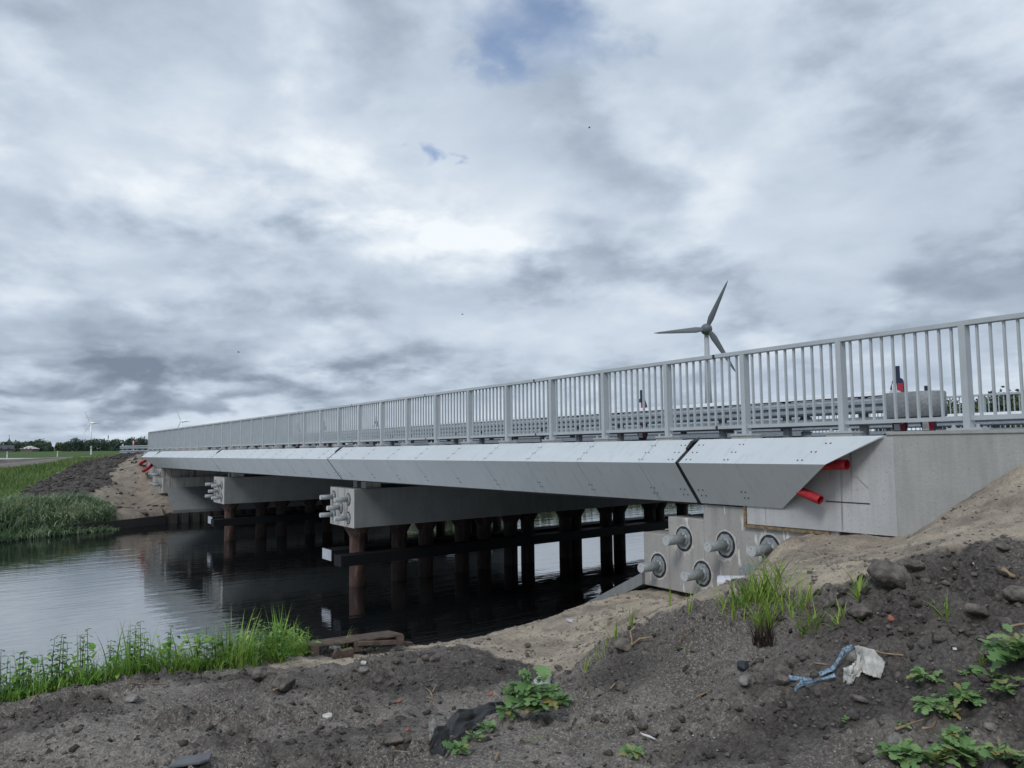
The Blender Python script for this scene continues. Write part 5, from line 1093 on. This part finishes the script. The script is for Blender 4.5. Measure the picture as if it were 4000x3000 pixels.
def N(vec, scale, det, rough, dist=0., off=(0, 0, 0)):
    mp = mk(nt, 'ShaderNodeMapping'); mp.inputs['Location'].default_value = off; nt.links.new(vec, mp.inputs[0])
    n = mk(nt, 'ShaderNodeTexNoise'); n.inputs['Scale'].default_value = scale; n.inputs['Detail'].default_value = det; n.inputs['Roughness'].default_value = rough; n.inputs['Distortion'].default_value = dist
    nt.links.new(mp.outputs[0], n.inputs['Vector']); return n.outputs['Fac']
zq = M('POWER', M('ADD', M('MAXIMUM', dz_, 0.), .30), .75)
qq = mk(nt, 'ShaderNodeCombineXYZ')
for k_, d_ in enumerate((dx_, dy_, M('MULTIPLY', dz_, 2.1))): nt.links.new(M('DIVIDE', d_, zq), qq.inputs[k_])
Q = qq.outputs[0]
def layer(dl):
    a = N(Q, 1.5, 4, .45, .2, (3+dl[0], 1+dl[1], dl[2])); b = N(Q, 3.8, 5, .5, .2, (7+dl[0]*1.2, 3+dl[1]*1.2, 2+dl[2]*1.2)); c = N(Q, 10, 5, .55, .15, (1+dl[0]*1.5, 2+dl[1]*1.5, 5+dl[2]*1.5))
    f = M('ADD', M('ADD', M('MULTIPLY', a, .52), M('MULTIPLY', b, .33)), M('MULTIPLY', c, .15))
    r = mk(nt, 'ShaderNodeMapRange', interpolation_type='SMOOTHSTEP'); r.inputs['From Min'].default_value = .455; r.inputs['From Max'].default_value = .565; nt.links.new(f, r.inputs['Value'])
    return a, b, c, f, r.outputs[0]
nA, nB, nC, f0, S0 = layer((0, 0, 0)); _, _, _, f1, S1 = layer((.02, .012, .10))
rB = M('SUBTRACT', f0, f1)
# warp the blob coordinates a little so that edges billow
wa = M('MULTIPLY', M('SUBTRACT', nC, .5), .30); we = M('MULTIPLY', M('SUBTRACT', nB, .5), .20)
azw = M('ADD', az, wa); elw = M('ADD', el, we)
def blob(px, py, wx, wy, amp):
    a, e = azel(px, py); u = M('DIVIDE', M('SUBTRACT', azw, a), wx/F); v = M('DIVIDE', M('SUBTRACT', elw, e), wy/F)
    return M('MULTIPLY', M('EXPONENT', M('MULTIPLY', M('ADD', M('MULTIPLY', u, u), M('MULTIPLY', v, v)), -1)), amp)
def total(bl):
    s = None
    for b in bl: q = blob(*b); s = q if s is None else M('ADD', s, q)
    return s
shade = total([(250, 1510, 1300, 70, -.31), (350, 1545, 900, 55, -.16), (900, 1440, 800, 110, -.10), (100, 1380, 500, 120, -.07), (200, 200, 500, 250, -.10), (2900, 300, 900, 330, -.12), (3900, 900, 700, 500, -.10), (2100, 1060, 700, 110, -.14), (1750, 1400, 500, 70, -.12), (3000, 1250, 900, 160, -.05), (700, 900, 800, 140, -.13), (1200, 1150, 900, 110, -.08),
    (600, 480, 700, 220, .16), (1500, 600, 600, 260, .09), (2000, 800, 420, 130, .17), (1700, 900, 500, 100, .15), (150, 650, 400, 160, .12), (2750, 560, 500, 160, .10), (150, 1120, 300, 80, .16), (1450, 1390, 260, 60, .15), (1000, 850, 600, 70, .08), (2600, 980, 500, 60, .10), (400, 1640, 700, 50, .12)])
v = M('ADD', M('MULTIPLY', M('SUBTRACT', f0, .5), .44), .568); v = M('ADD', v, M('MULTIPLY', M('SUBTRACT', S0, .5), .07))
v = M('ADD', v, M('MULTIPLY', rB, .66)); v = M('ADD', v, M('MULTIPLY', M('SUBTRACT', S0, S1), .10)); v = M('ADD', v, shade)
cr = mk(nt, 'ShaderNodeValToRGB'); e = cr.color_ramp.elements
stops = [(.0, (.19, .235, .31)), (.16, (.25, .305, .385)), (.34, (.345, .415, .505)), (.50, (.465, .545, .65)), (.68, (.61, .685, .775)), (.92, (.84, .89, .93))]
while len(e) < len(stops): e.new(.5)
for k, (p_, c_) in enumerate(stops): e[k].position = p_; e[k].color = (*c_, 1)
nt.links.new(v, cr.inputs[0])
hole = total([(2030, 50, 240, 110, .95), (2330, 130, 300, 140, 1.0), (1930, 260, 170, 100, .85), (1690, 635, 90, 42, 1.0), (900, 830, 300, 50, .30), (3450, 640, 200, 80, .12)])
hole = M('MULTIPLY', hole, M('SUBTRACT', 3.1, M('MULTIPLY', f0, 4.7)))
cover = M('SUBTRACT', 1, M('MULTIPLY', M('MINIMUM', M('MULTIPLY', M('MAXIMUM', M('SUBTRACT', hole, .22), 0), 1.05), 1), .72))
skyc = mk(nt, 'ShaderNodeMix', data_type='RGBA', blend_type='MULTIPLY'); skyc.inputs[0].default_value = 1; nt.links.new(sky.outputs[0], skyc.inputs[6]); skyc.inputs[7].default_value = (.075, .10, .13, 1)
mx = mk(nt, 'ShaderNodeMix', data_type='RGBA'); nt.links.new(cover, mx.inputs[0]); nt.links.new(skyc.outputs[2], mx.inputs[6]); nt.links.new(cr.outputs[0], mx.inputs[7])
nt.links.new(mx.outputs[2], bg.inputs['Color']); bg.inputs['Strength'].default_value = 1.0
sl = bpy.data.lights.new('sun', 'SUN'); sl.energy = 1.4; sl.angle = math.radians(18); sl.color = (1, .975, .945)
so = bpy.data.objects.new('sun', sl); link(so); sd = Vector((math.cos(SUN_AZ)*math.cos(SUN_EL), math.sin(SUN_AZ)*math.cos(SUN_EL), math.sin(SUN_EL))); so.rotation_euler = sd.to_track_quat('Z', 'Y').to_euler()
cam = bpy.data.cameras.new('camera'); co = bpy.data.objects.new('camera', cam); link(co)
cam.sensor_width = 36; cam.lens = F/4000*36; cam.clip_end = 9000; cam.clip_start = .1
m = Matrix.Identity(4)
for i in range(3): m[i][0], m[i][1], m[i][2] = rt[i], up[i], -fw[i]
co.matrix_world = m
sc = bpy.context.scene; sc.camera = co
sc.view_settings.view_transform = 'Standard'; sc.view_settings.look = 'None'; sc.view_settings.exposure = .1; sc.view_settings.gamma = 1
sc.cycles.max_bounces = 6; sc.cycles.diffuse_bounces = 3; sc.cycles.glossy_bounces = 3; sc.cycles.use_denoising = True
